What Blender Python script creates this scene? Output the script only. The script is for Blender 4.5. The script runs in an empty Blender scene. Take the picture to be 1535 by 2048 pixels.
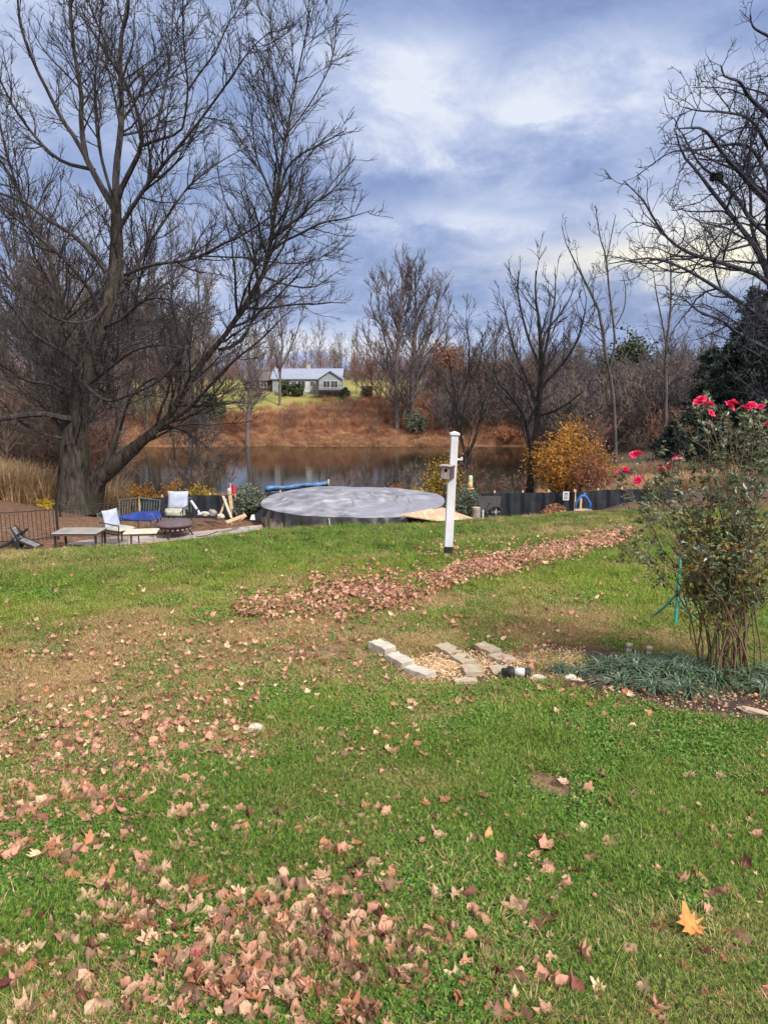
import bpy, math, random
import numpy as np
from mathutils import Vector, Matrix, Euler
rng = np.random.default_rng(11)
random.seed(11)
SC = bpy.context.scene
COL = SC.collection
R = math.radians

# ------------------------------------------------------------------ camera
CAMH = 2.1
FPX = 1500.0
PITCH = math.atan((1024 - 735) / FPX)
cam = bpy.data.cameras.new('camera')
camo = bpy.data.objects.new('camera', cam)
COL.objects.link(camo)
camo.location = (0, 0, CAMH)
camo.rotation_euler = (math.pi / 2 - PITCH, 0, 0)
cam.sensor_fit = 'VERTICAL'
cam.sensor_height = 24.0
cam.lens = 24.0 * FPX / 2048
cam.clip_start = 0.05
cam.clip_end = 3000
SC.camera = camo
SC.render.resolution_x = 767
SC.render.resolution_y = 1024
SC.view_settings.view_transform = 'Standard'
SC.view_settings.look = 'None'
SC.view_settings.exposure = 0.35
SC.view_settings.gamma = 1.0
SC.render.engine = 'CYCLES'
SC.cycles.max_bounces = 5
SC.cycles.diffuse_bounces = 2
SC.cycles.transparent_max_bounces = 8

CA, SA = math.cos(PITCH), math.sin(PITCH)
def P(px, py, d):
    """point at forward distance d on the line through a place of the view"""
    x = (px - 767.5) / FPX
    y = -(py - 1024.0) / FPX
    dy = CA + y * SA
    dz = -SA + y * CA
    k = d / dy
    return np.array([x * k, d, CAMH + dz * k])
def T(py):
    y = -(np.asarray(py, float) - 1024.0) / FPX
    return -(-SA + y * CA) / (CA + y * SA)
def Z(py, d):
    return CAMH - T(py) * d

# ------------------------------------------------------------------ node helpers
class NT:
    def __init__(s, nt): s.nt = nt
    def n(s, t, **k):
        o = s.nt.nodes.new(t)
        for a, b in k.items(): setattr(o, a, b)
        return o
    def l(s, a, b): s.nt.links.new(a, b)
    def put(s, sock, v):
        if hasattr(v, 'is_output') or isinstance(v, bpy.types.NodeSocket): s.l(v, sock)
        else: sock.default_value = v
    def m(s, op, a, b=0.0, c=None, clamp=False):
        o = s.n('ShaderNodeMath', operation=op, use_clamp=clamp)
        s.put(o.inputs[0], a); s.put(o.inputs[1], b)
        if c is not None: s.put(o.inputs[2], c)
        return o.outputs[0]
    def mix(s, f, a, b, mode='MIX'):
        o = s.n('ShaderNodeMix', data_type='RGBA', blend_type=mode)
        s.put(o.inputs[0], f)
        s.put(o.inputs[6], a if not isinstance(a, tuple) else (*a[:3], 1))
        s.put(o.inputs[7], b if not isinstance(b, tuple) else (*b[:3], 1))
        return o.outputs[2]
    def noise(s, vec, scale, detail=4, rough=.55, dist=0.0):
        o = s.n('ShaderNodeTexNoise')
        if vec is not None: s.l(vec, o.inputs['Vector'])
        o.inputs['Scale'].default_value = scale
        o.inputs['Detail'].default_value = detail
        o.inputs['Roughness'].default_value = rough
        o.inputs['Distortion'].default_value = dist
        return o.outputs['Fac']
    def ramp(s, f, stops, interp='LINEAR'):
        o = s.n('ShaderNodeValToRGB')
        o.color_ramp.interpolation = interp
        e = o.color_ramp.elements
        while len(e) < len(stops): e.new(0.5)
        for i, (p, c) in enumerate(stops):
            e[i].position = p
            e[i].color = (*c, 1) if isinstance(c, tuple) else (c, c, c, 1)
        s.put(o.inputs[0], f)
        return o.outputs[0]
    def vscale(s, vec, v):
        o = s.n('ShaderNodeVectorMath', operation='MULTIPLY')
        s.l(vec, o.inputs[0]); o.inputs[1].default_value = v
        return o.outputs[0]

# ------------------------------------------------------------------ sky and light
SUN_EL, SUN_AZ = R(43), R(140)       # compass from +Y; high and behind the right shoulder
W = bpy.data.worlds.new('World'); SC.world = W
W.use_nodes = True
t = NT(W.node_tree); t.nt.nodes.clear()
tc = t.n('ShaderNodeTexCoord').outputs['Generated']
sep = t.n('ShaderNodeSeparateXYZ'); t.l(tc, sep.inputs[0])
X, Y, Zz = sep.outputs
el = t.m('ARCSINE', Zz)
az = t.m('ARCTAN2', X, Y)
den = t.m('ADD', t.m('MAXIMUM', Zz, 0.0), 0.16)
cmb = t.n('ShaderNodeCombineXYZ')
t.l(t.m('DIVIDE', X, den), cmb.inputs[0]); t.l(t.m('DIVIDE', Y, den), cmb.inputs[1]); cmb.inputs[2].default_value = 3.7
pl = cmb.outputs[0]
warp = t.n('ShaderNodeTexNoise'); t.l(pl, warp.inputs['Vector']); warp.inputs['Scale'].default_value = 1.1; warp.inputs['Detail'].default_value = 3
wv = t.n('ShaderNodeVectorMath', operation='MULTIPLY_ADD')
t.l(warp.outputs['Color'], wv.inputs[0]); wv.inputs[1].default_value = (.9, .9, 0); t.l(pl, wv.inputs[2])
n1 = t.noise(wv.outputs[0], 0.8, 9, .58)
n2 = t.noise(wv.outputs[0], 2.6, 7, .6)
n3 = t.noise(t.vscale(tc, (1, 1, 1.7)), 6.5, 9, .66, .2)
val = t.m('MULTIPLY_ADD', t.m('SUBTRACT', n1, .5), .95, .60)
val = t.m('MULTIPLY_ADD', t.m('SUBTRACT', n2, .5), .62, val)
val = t.m('MULTIPLY_ADD', t.m('SUBTRACT', n3, .5), 1.1, val)
# big bright and dark banks of cloud: (centre px, py) -> direction
waz = t.m('MULTIPLY_ADD', t.m('SUBTRACT', n2, .5), .16, az)
wel = t.m('MULTIPLY_ADD', t.m('SUBTRACT', n3, .5), .09, el)
def blob(px, py, sx, sy, w):
    p = P(px, py, 10); p[2] -= CAMH
    a0 = math.atan2(p[0], p[1]); e0 = math.atan2(p[2], math.hypot(p[0], p[1]))
    u = t.m('MULTIPLY', t.m('SUBTRACT', waz, a0), FPX / sx)
    v = t.m('MULTIPLY', t.m('SUBTRACT', wel, e0), FPX / sy)
    q = t.m('ADD', t.m('MULTIPLY', u, u), t.m('MULTIPLY', v, v))
    return t.m('MULTIPLY', t.m('EXPONENT', t.m('MULTIPLY', q, -.5)), w)
for b in [(850, 110, 80, 45, .36), (1190, 95, 90, 40, .30), (860, 240, 180, 90, .22), (1110, 228, 70, 22, .32),
          (930, 300, 90, 45, .22), (880, 440, 190, 22, .34), (640, 685, 190, 16, .42), (1080, 600, 90, 45, .16),
          (1400, 190, 130, 110, .22), (1130, 265, 170, 32, -.20), (830, 352, 210, 24, -.24), (1050, 345, 200, 45, -.12),
          (960, 10, 260, 55, -.22), (1020, 415, 150, 20, -.18), (750, 590, 230, 50, -.10), (1350, 640, 150, 50, -.22),
          (760, 690, 90, 10, .25), (300, 500, 300, 250, -.04)]:
    val = t.m('ADD', val, blob(*b))
sky_c = t.ramp(val, [(0.0, (.10, .15, .34)), (.25, (.155, .22, .44)), (.5, (.27, .345, .55)), (.75, (.41, .475, .65)), (1.0, (.62, .66, .75))])
warm = t.m('ADD', blob(1330, 512, 170, 26, .9), blob(1480, 470, 100, 50, .5), clamp=True)
warm = t.m('MULTIPLY', warm, t.m('MULTIPLY_ADD', n3, 1.7, .05), clamp=True)
sky_c = t.mix(warm, sky_c, (.82, .78, .64))
nis = t.n('ShaderNodeTexSky'); nis.sky_type = 'NISHITA'; nis.sun_disc = False
nis.sun_elevation = SUN_EL; nis.sun_rotation = SUN_AZ; nis.air_density = 1.2; nis.dust_density = 2.0
nisc = t.vscale(nis.outputs[0], (.10, .10, .10))
low = t.ramp(val, [(.05, .45), (.4, .10), (.6, 0.0)])
sky_c = t.mix(low, sky_c, nisc)
# added brightness in the unseen sky overhead and behind the camera, lighting the lawn
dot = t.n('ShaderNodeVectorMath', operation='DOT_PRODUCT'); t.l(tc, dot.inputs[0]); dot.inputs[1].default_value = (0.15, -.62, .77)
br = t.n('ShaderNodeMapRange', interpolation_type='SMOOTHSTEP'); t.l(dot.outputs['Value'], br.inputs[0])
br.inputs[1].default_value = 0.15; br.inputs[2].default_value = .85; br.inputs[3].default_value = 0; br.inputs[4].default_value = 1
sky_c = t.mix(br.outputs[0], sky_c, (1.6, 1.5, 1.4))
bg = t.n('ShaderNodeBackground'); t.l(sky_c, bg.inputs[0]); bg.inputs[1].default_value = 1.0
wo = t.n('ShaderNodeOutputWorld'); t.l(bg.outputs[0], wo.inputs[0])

sl = bpy.data.lights.new('sun', 'SUN'); so = bpy.data.objects.new('sun', sl); COL.objects.link(so)
sl.energy = 4.6; sl.angle = R(6); sl.color = (1.0, .95, .87)
sd = Vector((math.sin(SUN_AZ) * math.cos(SUN_EL), math.cos(SUN_AZ) * math.cos(SUN_EL), math.sin(SUN_EL)))
so.rotation_euler = sd.to_track_quat('Z', 'Y').to_euler()
so.location = (0, -10, 30)

# ------------------------------------------------------------------ mesh helpers
def mesh_np(name, V, F, mat=None, smooth=True, attrs=None):
    """V (n,3); F list of (m,k) int arrays"""
    me = bpy.data.meshes.new(name)
    V = np.asarray(V, np.float32)
    me.vertices.add(len(V)); me.vertices.foreach_set('co', V.ravel())
    if isinstance(F, np.ndarray): F = [F]
    F = [f for f in F if len(f)]
    loops = np.concatenate([f.ravel() for f in F]).astype(np.int32)
    sizes = np.concatenate([np.full(len(f), f.shape[1]) for f in F])
    starts = np.concatenate([[0], np.cumsum(sizes)[:-1]]).astype(np.int32)
    me.loops.add(len(loops)); me.loops.foreach_set('vertex_index', loops)
    me.polygons.add(len(starts)); me.polygons.foreach_set('loop_start', starts)
    me.polygons.foreach_set('use_smooth', np.full(len(starts), smooth))
    for k, a in (attrs or {}).items():
        a = np.asarray(a, np.float32)
        if a.ndim == 1:
            at = me.attributes.new(k, 'FLOAT', 'POINT'); at.data.foreach_set('value', a)
        else:
            at = me.attributes.new(k, 'FLOAT_COLOR', 'POINT')
            at.data.foreach_set('color', np.concatenate([a, np.ones((len(a), 1), np.float32)], 1).ravel())
    me.update(calc_edges=True); me.validate()
    if mat: me.materials.append(mat)
    return me
def link(name, me, parent=None, loc=None, rz=None, label=None, cat=None, group=None, kind=None):
    o = bpy.data.objects.new(name, me); COL.objects.link(o)
    if parent is not None: o.parent = parent
    if loc is not None: o.location = loc
    if rz is not None: o.rotation_euler = (0, 0, rz)
    return tag(o, label, cat, group, kind)
def tag(o, label=None, cat=None, group=None, kind=None):
    for k, v in (('label', label), ('category', cat), ('group', group), ('kind', kind)):
        if v: o[k] = v
    return o
def empty(name, loc, label, cat, group=None, rz=0):
    return link(name, None, None, tuple(float(v) for v in loc), rz, label, cat, group)
def copy_tree(o, parent=None):
    c = o.copy(); COL.objects.link(c)
    if parent is not None: c.parent = parent
    for ch in list(o.children): copy_tree(ch, c)
    return c
def unit(v): return v / np.maximum(np.linalg.norm(v, axis=-1, keepdims=True), 1e-9)
def tubes(Pn, Rn, k=5, caps=False):
    N, M = Rn.shape
    Tn = np.empty_like(Pn)
    Tn[:, 1:-1] = Pn[:, 2:] - Pn[:, :-2]; Tn[:, 0] = Pn[:, 1] - Pn[:, 0]; Tn[:, -1] = Pn[:, -1] - Pn[:, -2]
    Tn = unit(Tn)
    mean = unit(Pn[:, -1] - Pn[:, 0])
    ref = np.zeros((N, 3)); ref[np.arange(N), np.argmin(np.abs(mean), 1)] = 1
    U = unit(np.cross(Tn, ref[:, None, :])); Vv = np.cross(Tn, U)
    a = np.linspace(0, 2 * np.pi, k, endpoint=False)
    V = Pn[:, :, None] + Rn[:, :, None, None] * (U[:, :, None] * np.cos(a)[:, None] + Vv[:, :, None] * np.sin(a)[:, None])
    i = np.arange(N)[:, None, None] * M * k + np.arange(M - 1)[None, :, None] * k
    j = np.arange(k)[None, None, :]; j2 = (j + 1) % k
    F = np.stack([i + j, i + j2, i + k + j2, i + k + j], -1).reshape(-1, 4)
    return V.reshape(-1, 3), F
def joinVF(lst):
    Vs, Fs, off = [], [], 0
    for V, F in lst:
        Vs.append(V); Fs.append(F + off); off += len(V)
    return np.concatenate(Vs), Fs
class MB:
    def __init__(s): s.v, s.f = [], []
    def add(s, V, F):
        o = len(s.v); s.v += [tuple(map(float, q)) for q in V]; s.f += [tuple(int(i) + o for i in q) for q in F]
        return s
    def box(s, c, size, rot=None, bev=0.0):
        x, y, z = [q / 2 for q in size]
        if bev <= 0:
            V = [Vector((a, b, d)) for a in (-x, x) for b in (-y, y) for d in (-z, z)]
            F = [(0, 1, 3, 2), (4, 6, 7, 5), (0, 4, 5, 1), (2, 3, 7, 6), (0, 2, 6, 4), (1, 5, 7, 3)]
        else:
            b = min(bev, x * .9, y * .9, z * .9)
            V, idx = [], {}
            for sx in (-1, 1):
                for sy in (-1, 1):
                    for sz in (-1, 1):
                        for ax in range(3):
                            p = [sx * (x - b), sy * (y - b), sz * (z - b)]
                            p[ax] = (sx * x, sy * y, sz * z)[ax]
                            idx[(sx, sy, sz, ax)] = len(V); V.append(Vector(p))
            F = []
            for ax in range(3):
                o1, o2 = [q for q in range(3) if q != ax]
                for sg in (-1, 1):
                    q = []
                    for (a_, b_) in ((-1, -1), (1, -1), (1, 1), (-1, 1)):
                        k_ = [0, 0, 0]; k_[ax] = sg; k_[o1] = a_; k_[o2] = b_
                        q.append(idx[(*k_, ax)])
                    F.append(tuple(q))
                # edges along ax
                for s1 in (-1, 1):
                    for s2 in (-1, 1):
                        k0 = [0, 0, 0]; k0[ax] = -1; k0[o1] = s1; k0[o2] = s2
                        k1 = list(k0); k1[ax] = 1
                        F.append((idx[(*k0, o1)], idx[(*k1, o1)], idx[(*k1, o2)], idx[(*k0, o2)]))
            for sx in (-1, 1):
                for sy in (-1, 1):
                    for sz in (-1, 1):
                        F.append(tuple(idx[(sx, sy, sz, a)] for a in range(3)))
        m = (Euler(rot).to_matrix() if rot is not None else Matrix.Identity(3))
        c = Vector(c)
        return s.add([m @ v + c for v in V], F)
    def tube(s, pts, r, k=8):
        pts = np.array([list(p) for p in pts], float)
        rr = np.full(len(pts), r) if np.isscalar(r) else np.array(r, float)
        V, F = tubes(pts[None], rr[None], k)
        s.add(V, F)
        n = len(pts); o = len(s.v) - n * k
        s.f.append(tuple(o + i for i in range(k))); s.f.append(tuple(o + (n - 1) * k + i for i in reversed(range(k))))
        return s
    def lathe(s, prof, c=(0, 0, 0), k=24, close=False):
        o = len(s.v); n = len(prof)
        for r_, z_ in prof:
            for i in range(k):
                a = 2 * math.pi * i / k
                s.v.append((c[0] + r_ * math.cos(a), c[1] + r_ * math.sin(a), c[2] + z_))
        for j in range(n - 1):
            for i in range(k):
                i2 = (i + 1) % k
                s.f.append((o + j * k + i, o + j * k + i2, o + (j + 1) * k + i2, o + (j + 1) * k + i))
        return s
    def prism(s, poly, z0, z1):
        o = len(s.v); n = len(poly)
        for z_ in (z0, z1):
            for p in poly: s.v.append((p[0], p[1], z_))
        s.f.append(tuple(o + i for i in reversed(range(n)))); s.f.append(tuple(o + n + i for i in range(n)))
        for i in range(n): s.f.append((o + i, o + (i + 1) % n, o + n + (i + 1) % n, o + n + i))
        return s
    def obj(s, name, mat, parent=None, smooth=False, **k):
        me = bpy.data.meshes.new(name); me.from_pydata(s.v, [], s.f); me.validate()
        me.materials.append(mat)
        if smooth:
            for p in me.polygons: p.use_smooth = True
        me.update()
        import bmesh
        bm = bmesh.new(); bm.from_mesh(me); bmesh.ops.recalc_face_normals(bm, faces=bm.faces); bm.to_mesh(me); bm.free()
        return link(name, me, parent, **k)

# ------------------------------------------------------------------ materials
def mat(name, c1, c2=None, scale=4.0, rough=.8, bump=.0, bscale=30., stretch=(1, 1, 1), spec=.3, detail=5, metal=0., sheen=0., coord='Object', lo=.35, hi=.65, c3=None, transl=0.):
    m = bpy.data.materials.new(name); m.use_nodes = True
    t = NT(m.node_tree); b = m.node_tree.nodes['Principled BSDF']
    tcn = t.n('ShaderNodeTexCoord').outputs[coord]
    v = t.vscale(tcn, stretch)
    c2 = c2 or tuple(q * .7 for q in c1)
    f = t.noise(v, scale, detail, .6)
    col = t.ramp(f, [(lo, c1), (hi, c2)])
    if c3:
        f3 = t.ramp(t.noise(v, scale * .31, 3, .6), [(.5, 0.), (.62, 1.)])
        col = t.mix(f3, col, c3)
    t.l(col, b.inputs['Base Color'])
    b.inputs['Roughness'].default_value = rough
    b.inputs['Specular IOR Level'].default_value = spec
    b.inputs['Metallic'].default_value = metal
    if bump:
        bn = t.n('ShaderNodeBump'); bn.inputs['Strength'].default_value = bump; bn.inputs['Distance'].default_value = .02
        t.l(t.noise(v, bscale, 4, .65), bn.inputs['Height']); t.l(bn.outputs[0], b.inputs['Normal'])
    if transl:
        tr = t.n('ShaderNodeBsdfTranslucent'); t.l(col, tr.inputs[0])
        mx = t.n('ShaderNodeMixShader'); mx.inputs[0].default_value = transl
        out = m.node_tree.nodes['Material Output']
        t.l(b.outputs[0], mx.inputs[1]); t.l(tr.outputs[0], mx.inputs[2]); t.l(mx.outputs[0], out.inputs[0])
    return m
def bark(name, c1, c2, moss=None, s=1.0, bump=.8):
    m = bpy.data.materials.new(name); m.use_nodes = True
    t = NT(m.node_tree); b = m.node_tree.nodes['Principled BSDF']
    tcn = t.n('ShaderNodeTexCoord').outputs['Object']
    v = t.vscale(tcn, (1, 1, .22))
    f = t.noise(v, 9 * s, 7, .65, .6)
    col = t.ramp(f, [(.38, c1), (.62, c2)])
    if moss:
        f2 = t.ramp(t.noise(tcn, 1.1, 5, .65), [(.5, 0.), (.66, .8)])
        col = t.mix(f2, col, moss)
    t.l(col, b.inputs['Base Color']); b.inputs['Roughness'].default_value = .95; b.inputs['Specular IOR Level'].default_value = .15
    bn = t.n('ShaderNodeBump'); bn.inputs['Strength'].default_value = bump; bn.inputs['Distance'].default_value = .06
    t.l(f, bn.inputs['Height']); t.l(bn.outputs[0], b.inputs['Normal'])
    return m
M = {}
M['bark_big'] = bark('maple_bark', (.012, .010, .010), (.070, .057, .050), (.042, .045, .028))
M['bark_dark'] = bark('dark_bark', (.012, .011, .012), (.042, .038, .038))
M['bark_mid'] = bark('grey_bark', (.04, .035, .035), (.10, .088, .084))
M['bark_pale'] = bark('pale_bark', (.12, .105, .095), (.24, .21, .19))
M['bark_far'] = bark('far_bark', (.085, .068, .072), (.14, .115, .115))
M['twig_red'] = bark('red_twig', (.12, .062, .052), (.20, .105, .08))
M['white'] = mat('white_vinyl', (.47, .48, .53), (.37, .37, .39), 5, .5, stretch=(1, 1, .4), spec=.4, c3=(.33, .31, .27))
M['black'] = mat('black_metal', (.010, .010, .012), (.022, .022, .024), 8, .6, spec=.25)
M['mesh'] = mat('black_fabric', (.008, .011, .017), (.018, .022, .03), 3, .8, .3, 40)
M['cream'] = mat('cream_paint', (.36, .31, .26), (.24, .20, .16), 9, .6)
M['cushion'] = mat('pale_cushion', (.33, .36, .46), (.24, .27, .36), 8, .9, .3, 30)
M['seat_white'] = mat('white_cushion', (.34, .34, .30), (.22, .23, .19), 14, .9, .3, 30)
M['blue'] = mat('blue_canvas', (.02, .05, .28), (.012, .022, .12), 5, .6, .4, 14)
M['green_metal'] = mat('dark_green_metal', (.03, .05, .045), (.10, .12, .11), 12, .5)
M['rust'] = mat('dark_rusty_metal', (.045, .028, .034), (.085, .05, .05), 12, .8)
M['wood'] = mat('raw_wood', (.50, .36, .22), (.34, .22, .13), 6, .8, stretch=(1, 1, 6))
M['wood_pale'] = mat('pale_wood', (.40, .33, .25), (.28, .22, .16), 6, .8, stretch=(1, 6, 1))
M['ply'] = mat('plywood', (.50, .33, .21), (.40, .24, .15), 3, .7, stretch=(8, 1, 1), c3=(.50, .40, .29))
M['cover'] = None
# ------------------------------------------------------------------ terrain
WATER = -6.4
near = [(-80, 0.3), (0, 0.02), (2.1, 0), (6, float(Z(1335, 6))), (11.2, float(Z(1114, 11.2)))]
def zz(py, d): return (d, float(Z(py, d)))
pond = [(48, -6.6), (52, -7.2), (79, -7.2), (82.5, -6.35), zz(872, 85), zz(832, 90), zz(803, 97), zz(783, 104), zz(776, 125), (200, -1.0), (900, -1.0)]
COLS = {
 -700: near + [zz(1120, 15.4), (16.6, -2.0), (20.5, -2.1), (24, -2.3), (45, -3.6), (100, -3.5), (200, -2), (900, -2)],
 0: near + [zz(1101, 15.8), (16.7, -2.0), (20.5, -2.1), zz(1010, 24), (30, -2.9), (45, -4.2), (60, -5.2), (100, -2.8), (125, -1.3), (200, -1), (900, -1)],
 190: near + [zz(1092, 16.2), (17.0, -2.02), (21, -2.1), (26, -3.1), (36, -4.6), (50, -5.8), (60, -6.0), (80, -5.9), (100, -2.8), (125, -1.3), (200, -1), (900, -1)],
 260: near + [zz(1089, 16.4), (17.2, -2.03), (21, -2.1), (26, -3.4), (36, -5.2)] + pond,
 400: near + [zz(1075, 16.8), (17.5, -2.05), (21, -2.12), (26, -3.4), (36, -5.2)] + pond,
 520: near + [zz(1058, 17.2), (18.0, -2.1), (21, -2.2), (26, -3.5), (36, -5.3)] + pond,
 650: near + [zz(1050, 17.7), (19.0, -2.1), (21.5, -2.4), (26, -3.5), (36, -5.3)] + pond,
 860: near + [zz(1043, 18.6), (20, -1.95), (22, -2.5), (26, -3.5), (36, -5.3)] + pond,
 1000: near + [zz(1033, 19), (20, -1.9), (24, -3.1), (30, -4.2), (40, -5.6)] + pond,
 1060: near + [zz(1030, 19.4), (20.4, -1.9), (24, -3.1), (30, -4.2), (40, -5.6)] + pond,
 1140: near + [zz(1026, 20), (21, -1.9), (24, -3.0), (40, -4.9), (60, -5.9), (80, -5.9), (104, -2.6), (130, -1.5), (200, -1), (900, -1)],
 1250: near + [zz(1019, 21), (23, -2.1), (26, -2.6), (40, -4.2), (60, -5.0), (104, -2.6), (130, -1.5), (200, -1), (900, -1)],
 1535: near + [zz(1012, 21), (26, -2.2), (40, -3.0), (60, -3.6), (110, -3), (150, -2.2), (900, -2)],
 2300: near + [zz(1012, 21), (40, -2.0), (60, -2), (110, -1), (900, -1)],
}
CK = sorted(COLS)
def _h(x, y, s):   # smooth bumps
    return (np.sin(x * 1.3 * s + 1.7 * np.sin(y * .9 * s)) * np.cos(y * 1.1 * s + 1.3 * np.sin(x * .7 * s + 2)))
def g(x, y):
    x = np.asarray(x, float); y = np.asarray(y, float)
    x, y = np.broadcast_arrays(x, y)
    px = 767.5 + FPX * x / (1.02 * np.maximum(y, 2.0))
    cols = np.stack([np.interp(y, [q[0] for q in COLS[k]], [q[1] for q in COLS[k]]) for k in CK])
    i = np.clip(np.searchsorted(CK, px) - 1, 0, len(CK) - 2)
    ck = np.array(CK, float)
    f = np.clip((px - ck[i]) / (ck[i + 1] - ck[i]), 0, 1)
    a = np.take_along_axis(cols, i[None], 0)[0]; b = np.take_along_axis(cols, (i + 1)[None], 0)[0]
    z = a * (1 - f) + b * f
    lawn = np.clip((16 - y) / 3, 0, 1) * np.clip((y + 30) / 20, 0, 1)
    z = z + lawn * (.012 * _h(x, y, 1.4) + .006 * _h(x + 5, y - 3, 4.1))
    far = np.clip((y - 24) / 20, 0, 1)
    return z + far * .12 * _h(x, y, .25)
def g1(x, y): return float(g(x, y))
def crest_py(px):
    xs = [-700, 0, 190, 260, 400, 520, 650, 860, 1000, 1060, 1140, 1250, 1535, 2300]
    ys = [1120, 1101, 1092, 1089, 1075, 1058, 1050, 1043, 1033, 1030, 1026, 1019, 1012, 1012]
    return np.interp(px, xs, ys)
def crest_d(px):
    xs = [-700, 0, 190, 260, 400, 520, 650, 860, 1000, 1060, 1140, 1250, 1535, 2300]
    ys = [15.4, 15.8, 16.2, 16.4, 16.8, 17.2, 17.7, 18.6, 19, 19.4, 20, 21, 21, 21]
    return np.interp(px, xs, ys)
def G(px, py):
    """lawn point seen at a place of the photograph"""
    px = np.asarray(px, float); py = np.asarray(py, float)
    tt = T(py); d = CAMH / tt
    cd = crest_d(px)
    for _ in range(60):
        y = -(py - 1024.0) / FPX
        x = (px - 767.5) / FPX * d / (CA + y * SA)
        d = np.minimum(.5 * d + .5 * (CAMH - g(x, d)) / tt, cd)
    x = (px - 767.5) / FPX * d / (CA + y * SA)
    return x, d, g(x, d)
def G1(px, py):
    x, y, z = G([px], [py]); return np.array([x[0], y[0], z[0]])
def on(px, d, dz=0.0):
    """ground point straight under the line px at distance d"""
    x = P(px, 1000, d)[0]
    return np.array([x, d, g1(x, d) + dz])

def vnoise(x, y, s, seed=0):
    """value noise, numpy"""
    x = x * s + seed * 17.3; y = y * s - seed * 9.1
    xi = np.floor(x).astype(np.int64); yi = np.floor(y).astype(np.int64)
    xf = x - xi; yf = y - yi
    xf = xf * xf * (3 - 2 * xf); yf = yf * yf * (3 - 2 * yf)
    def h(a, b):
        n = (a * 374761393 + b * 668265263 + seed * 974711) & 0xffffffff
        n = ((n ^ (n >> 13)) * 1274126177) & 0xffffffff
        return ((n ^ (n >> 16)) & 0xffff) / 65535.
    return (h(xi, yi) * (1 - xf) + h(xi + 1, yi) * xf) * (1 - yf) + (h(xi, yi + 1) * (1 - xf) + h(xi + 1, yi + 1) * xf) * yf
def fbm(x, y, s, seed=0, o=4):
    v = 0; a = .5
    for i in range(o): v = v + a * vnoise(x, y, s * 2 ** i, seed + i); a *= .5
    return v / (1 - .5 ** o)
def scr(x, y, z):
    """photo coordinates of a ground point, used only to lay out the lawn's worn and dry areas"""
    x = np.asarray(x, float); y = np.asarray(y, float); z = np.asarray(z, float) - CAMH
    f = y * CA - z * SA; u = y * SA + z * CA
    f = np.where(f < .05, .05, f)
    return 767.5 + FPX * x / f, 1024 - FPX * u / f
def gs(px, py, cx, cy, sx, sy, rot=0.0):
    c, s_ = math.cos(R(rot)), math.sin(R(rot))
    dx, dy = px - cx, py - cy
    u = (dx * c + dy * s_) / sx; v = (-dx * s_ + dy * c) / sy
    return np.exp(-.5 * (u * u + v * v))
def fields(x, y, z):
    """dry (0 green..1 straw), bright (yellow-green), bare (soil) on the lawn"""
    px, py = scr(x, y, z)
    n = fbm(x, y, 1.1, 3); n2 = fbm(x, y, 3.1, 9); n0 = fbm(x, y, .35, 21)
    dry = 0.24 + .55 * (n - .5) * 2 + .5 * (n2 - .5)
    dry = dry + .75 * gs(px, py, 640, 1300, 230, 45, -3) + .65 * gs(px, py, 130, 1320, 260, 45, -8) + .55 * gs(px, py, 120, 1430, 240, 60)
    dry = dry + .50 * gs(px, py, 450, 1480, 220, 40) + .50 * gs(px, py, 900, 1430, 110, 18, -8) + .40 * gs(px, py, 1290, 1465, 60, 16) + .35 * gs(px, py, 1130, 1230, 180, 20, -4)
    dry = dry + .35 * gs(px, py, 100, 1120, 200, 16) + .35 * gs(px, py, 650, 1235, 200, 16, -8) + .30 * gs(px, py, 1100, 1060, 200, 10, -6)
    dry = dry + .14 * gs(px, py, 1150, 1920, 110, 60) + .08 * gs(px, py, 700, 1950, 160, 60) + .20 * gs(px, py, 1480, 1600, 60, 60) + .3 * gs(px, py, 1180, 1275, 160, 14)
    dry = dry - .45 * gs(px, py, 420, 1110, 300, 28, -6) - .25 * gs(px, py, 1200, 1170, 120, 26) - .4 * gs(px, py, 1050, 1500, 420, 60) - .4 * gs(px, py, 1000, 1700, 450, 120)
    dry = dry - .12 * gs(px, py, 900, 1950, 700, 120) - .2 * gs(px, py, 300, 1850, 350, 90) - .25 * gs(px, py, 880, 1235, 60, 10) - .3 * gs(px, py, 560, 1420, 80, 25) - .35 * gs(px, py, 770, 1090, 200, 20)
    bright = .8 * gs(px, py, 380, 1195, 420, 40, -5) + .7 * gs(px, py, 1180, 1180, 170, 40) + .5 * gs(px, py, 1100, 1250, 300, 25) + .35 * gs(px, py, 800, 1400, 400, 30) + .5 * (n0 - .45) + .15
    bare = 1.5 * gs(px, py, 1100, 1573, 52, 20, 20) + .9 * gs(px, py, 640, 1310, 90, 16) * (n2 > .45) + .5 * gs(px, py, 1120, 1300, 60, 10)
    return np.clip(dry, 0, 1), np.clip(bright, 0, 1), np.clip(bare, 0, 1)

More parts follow.
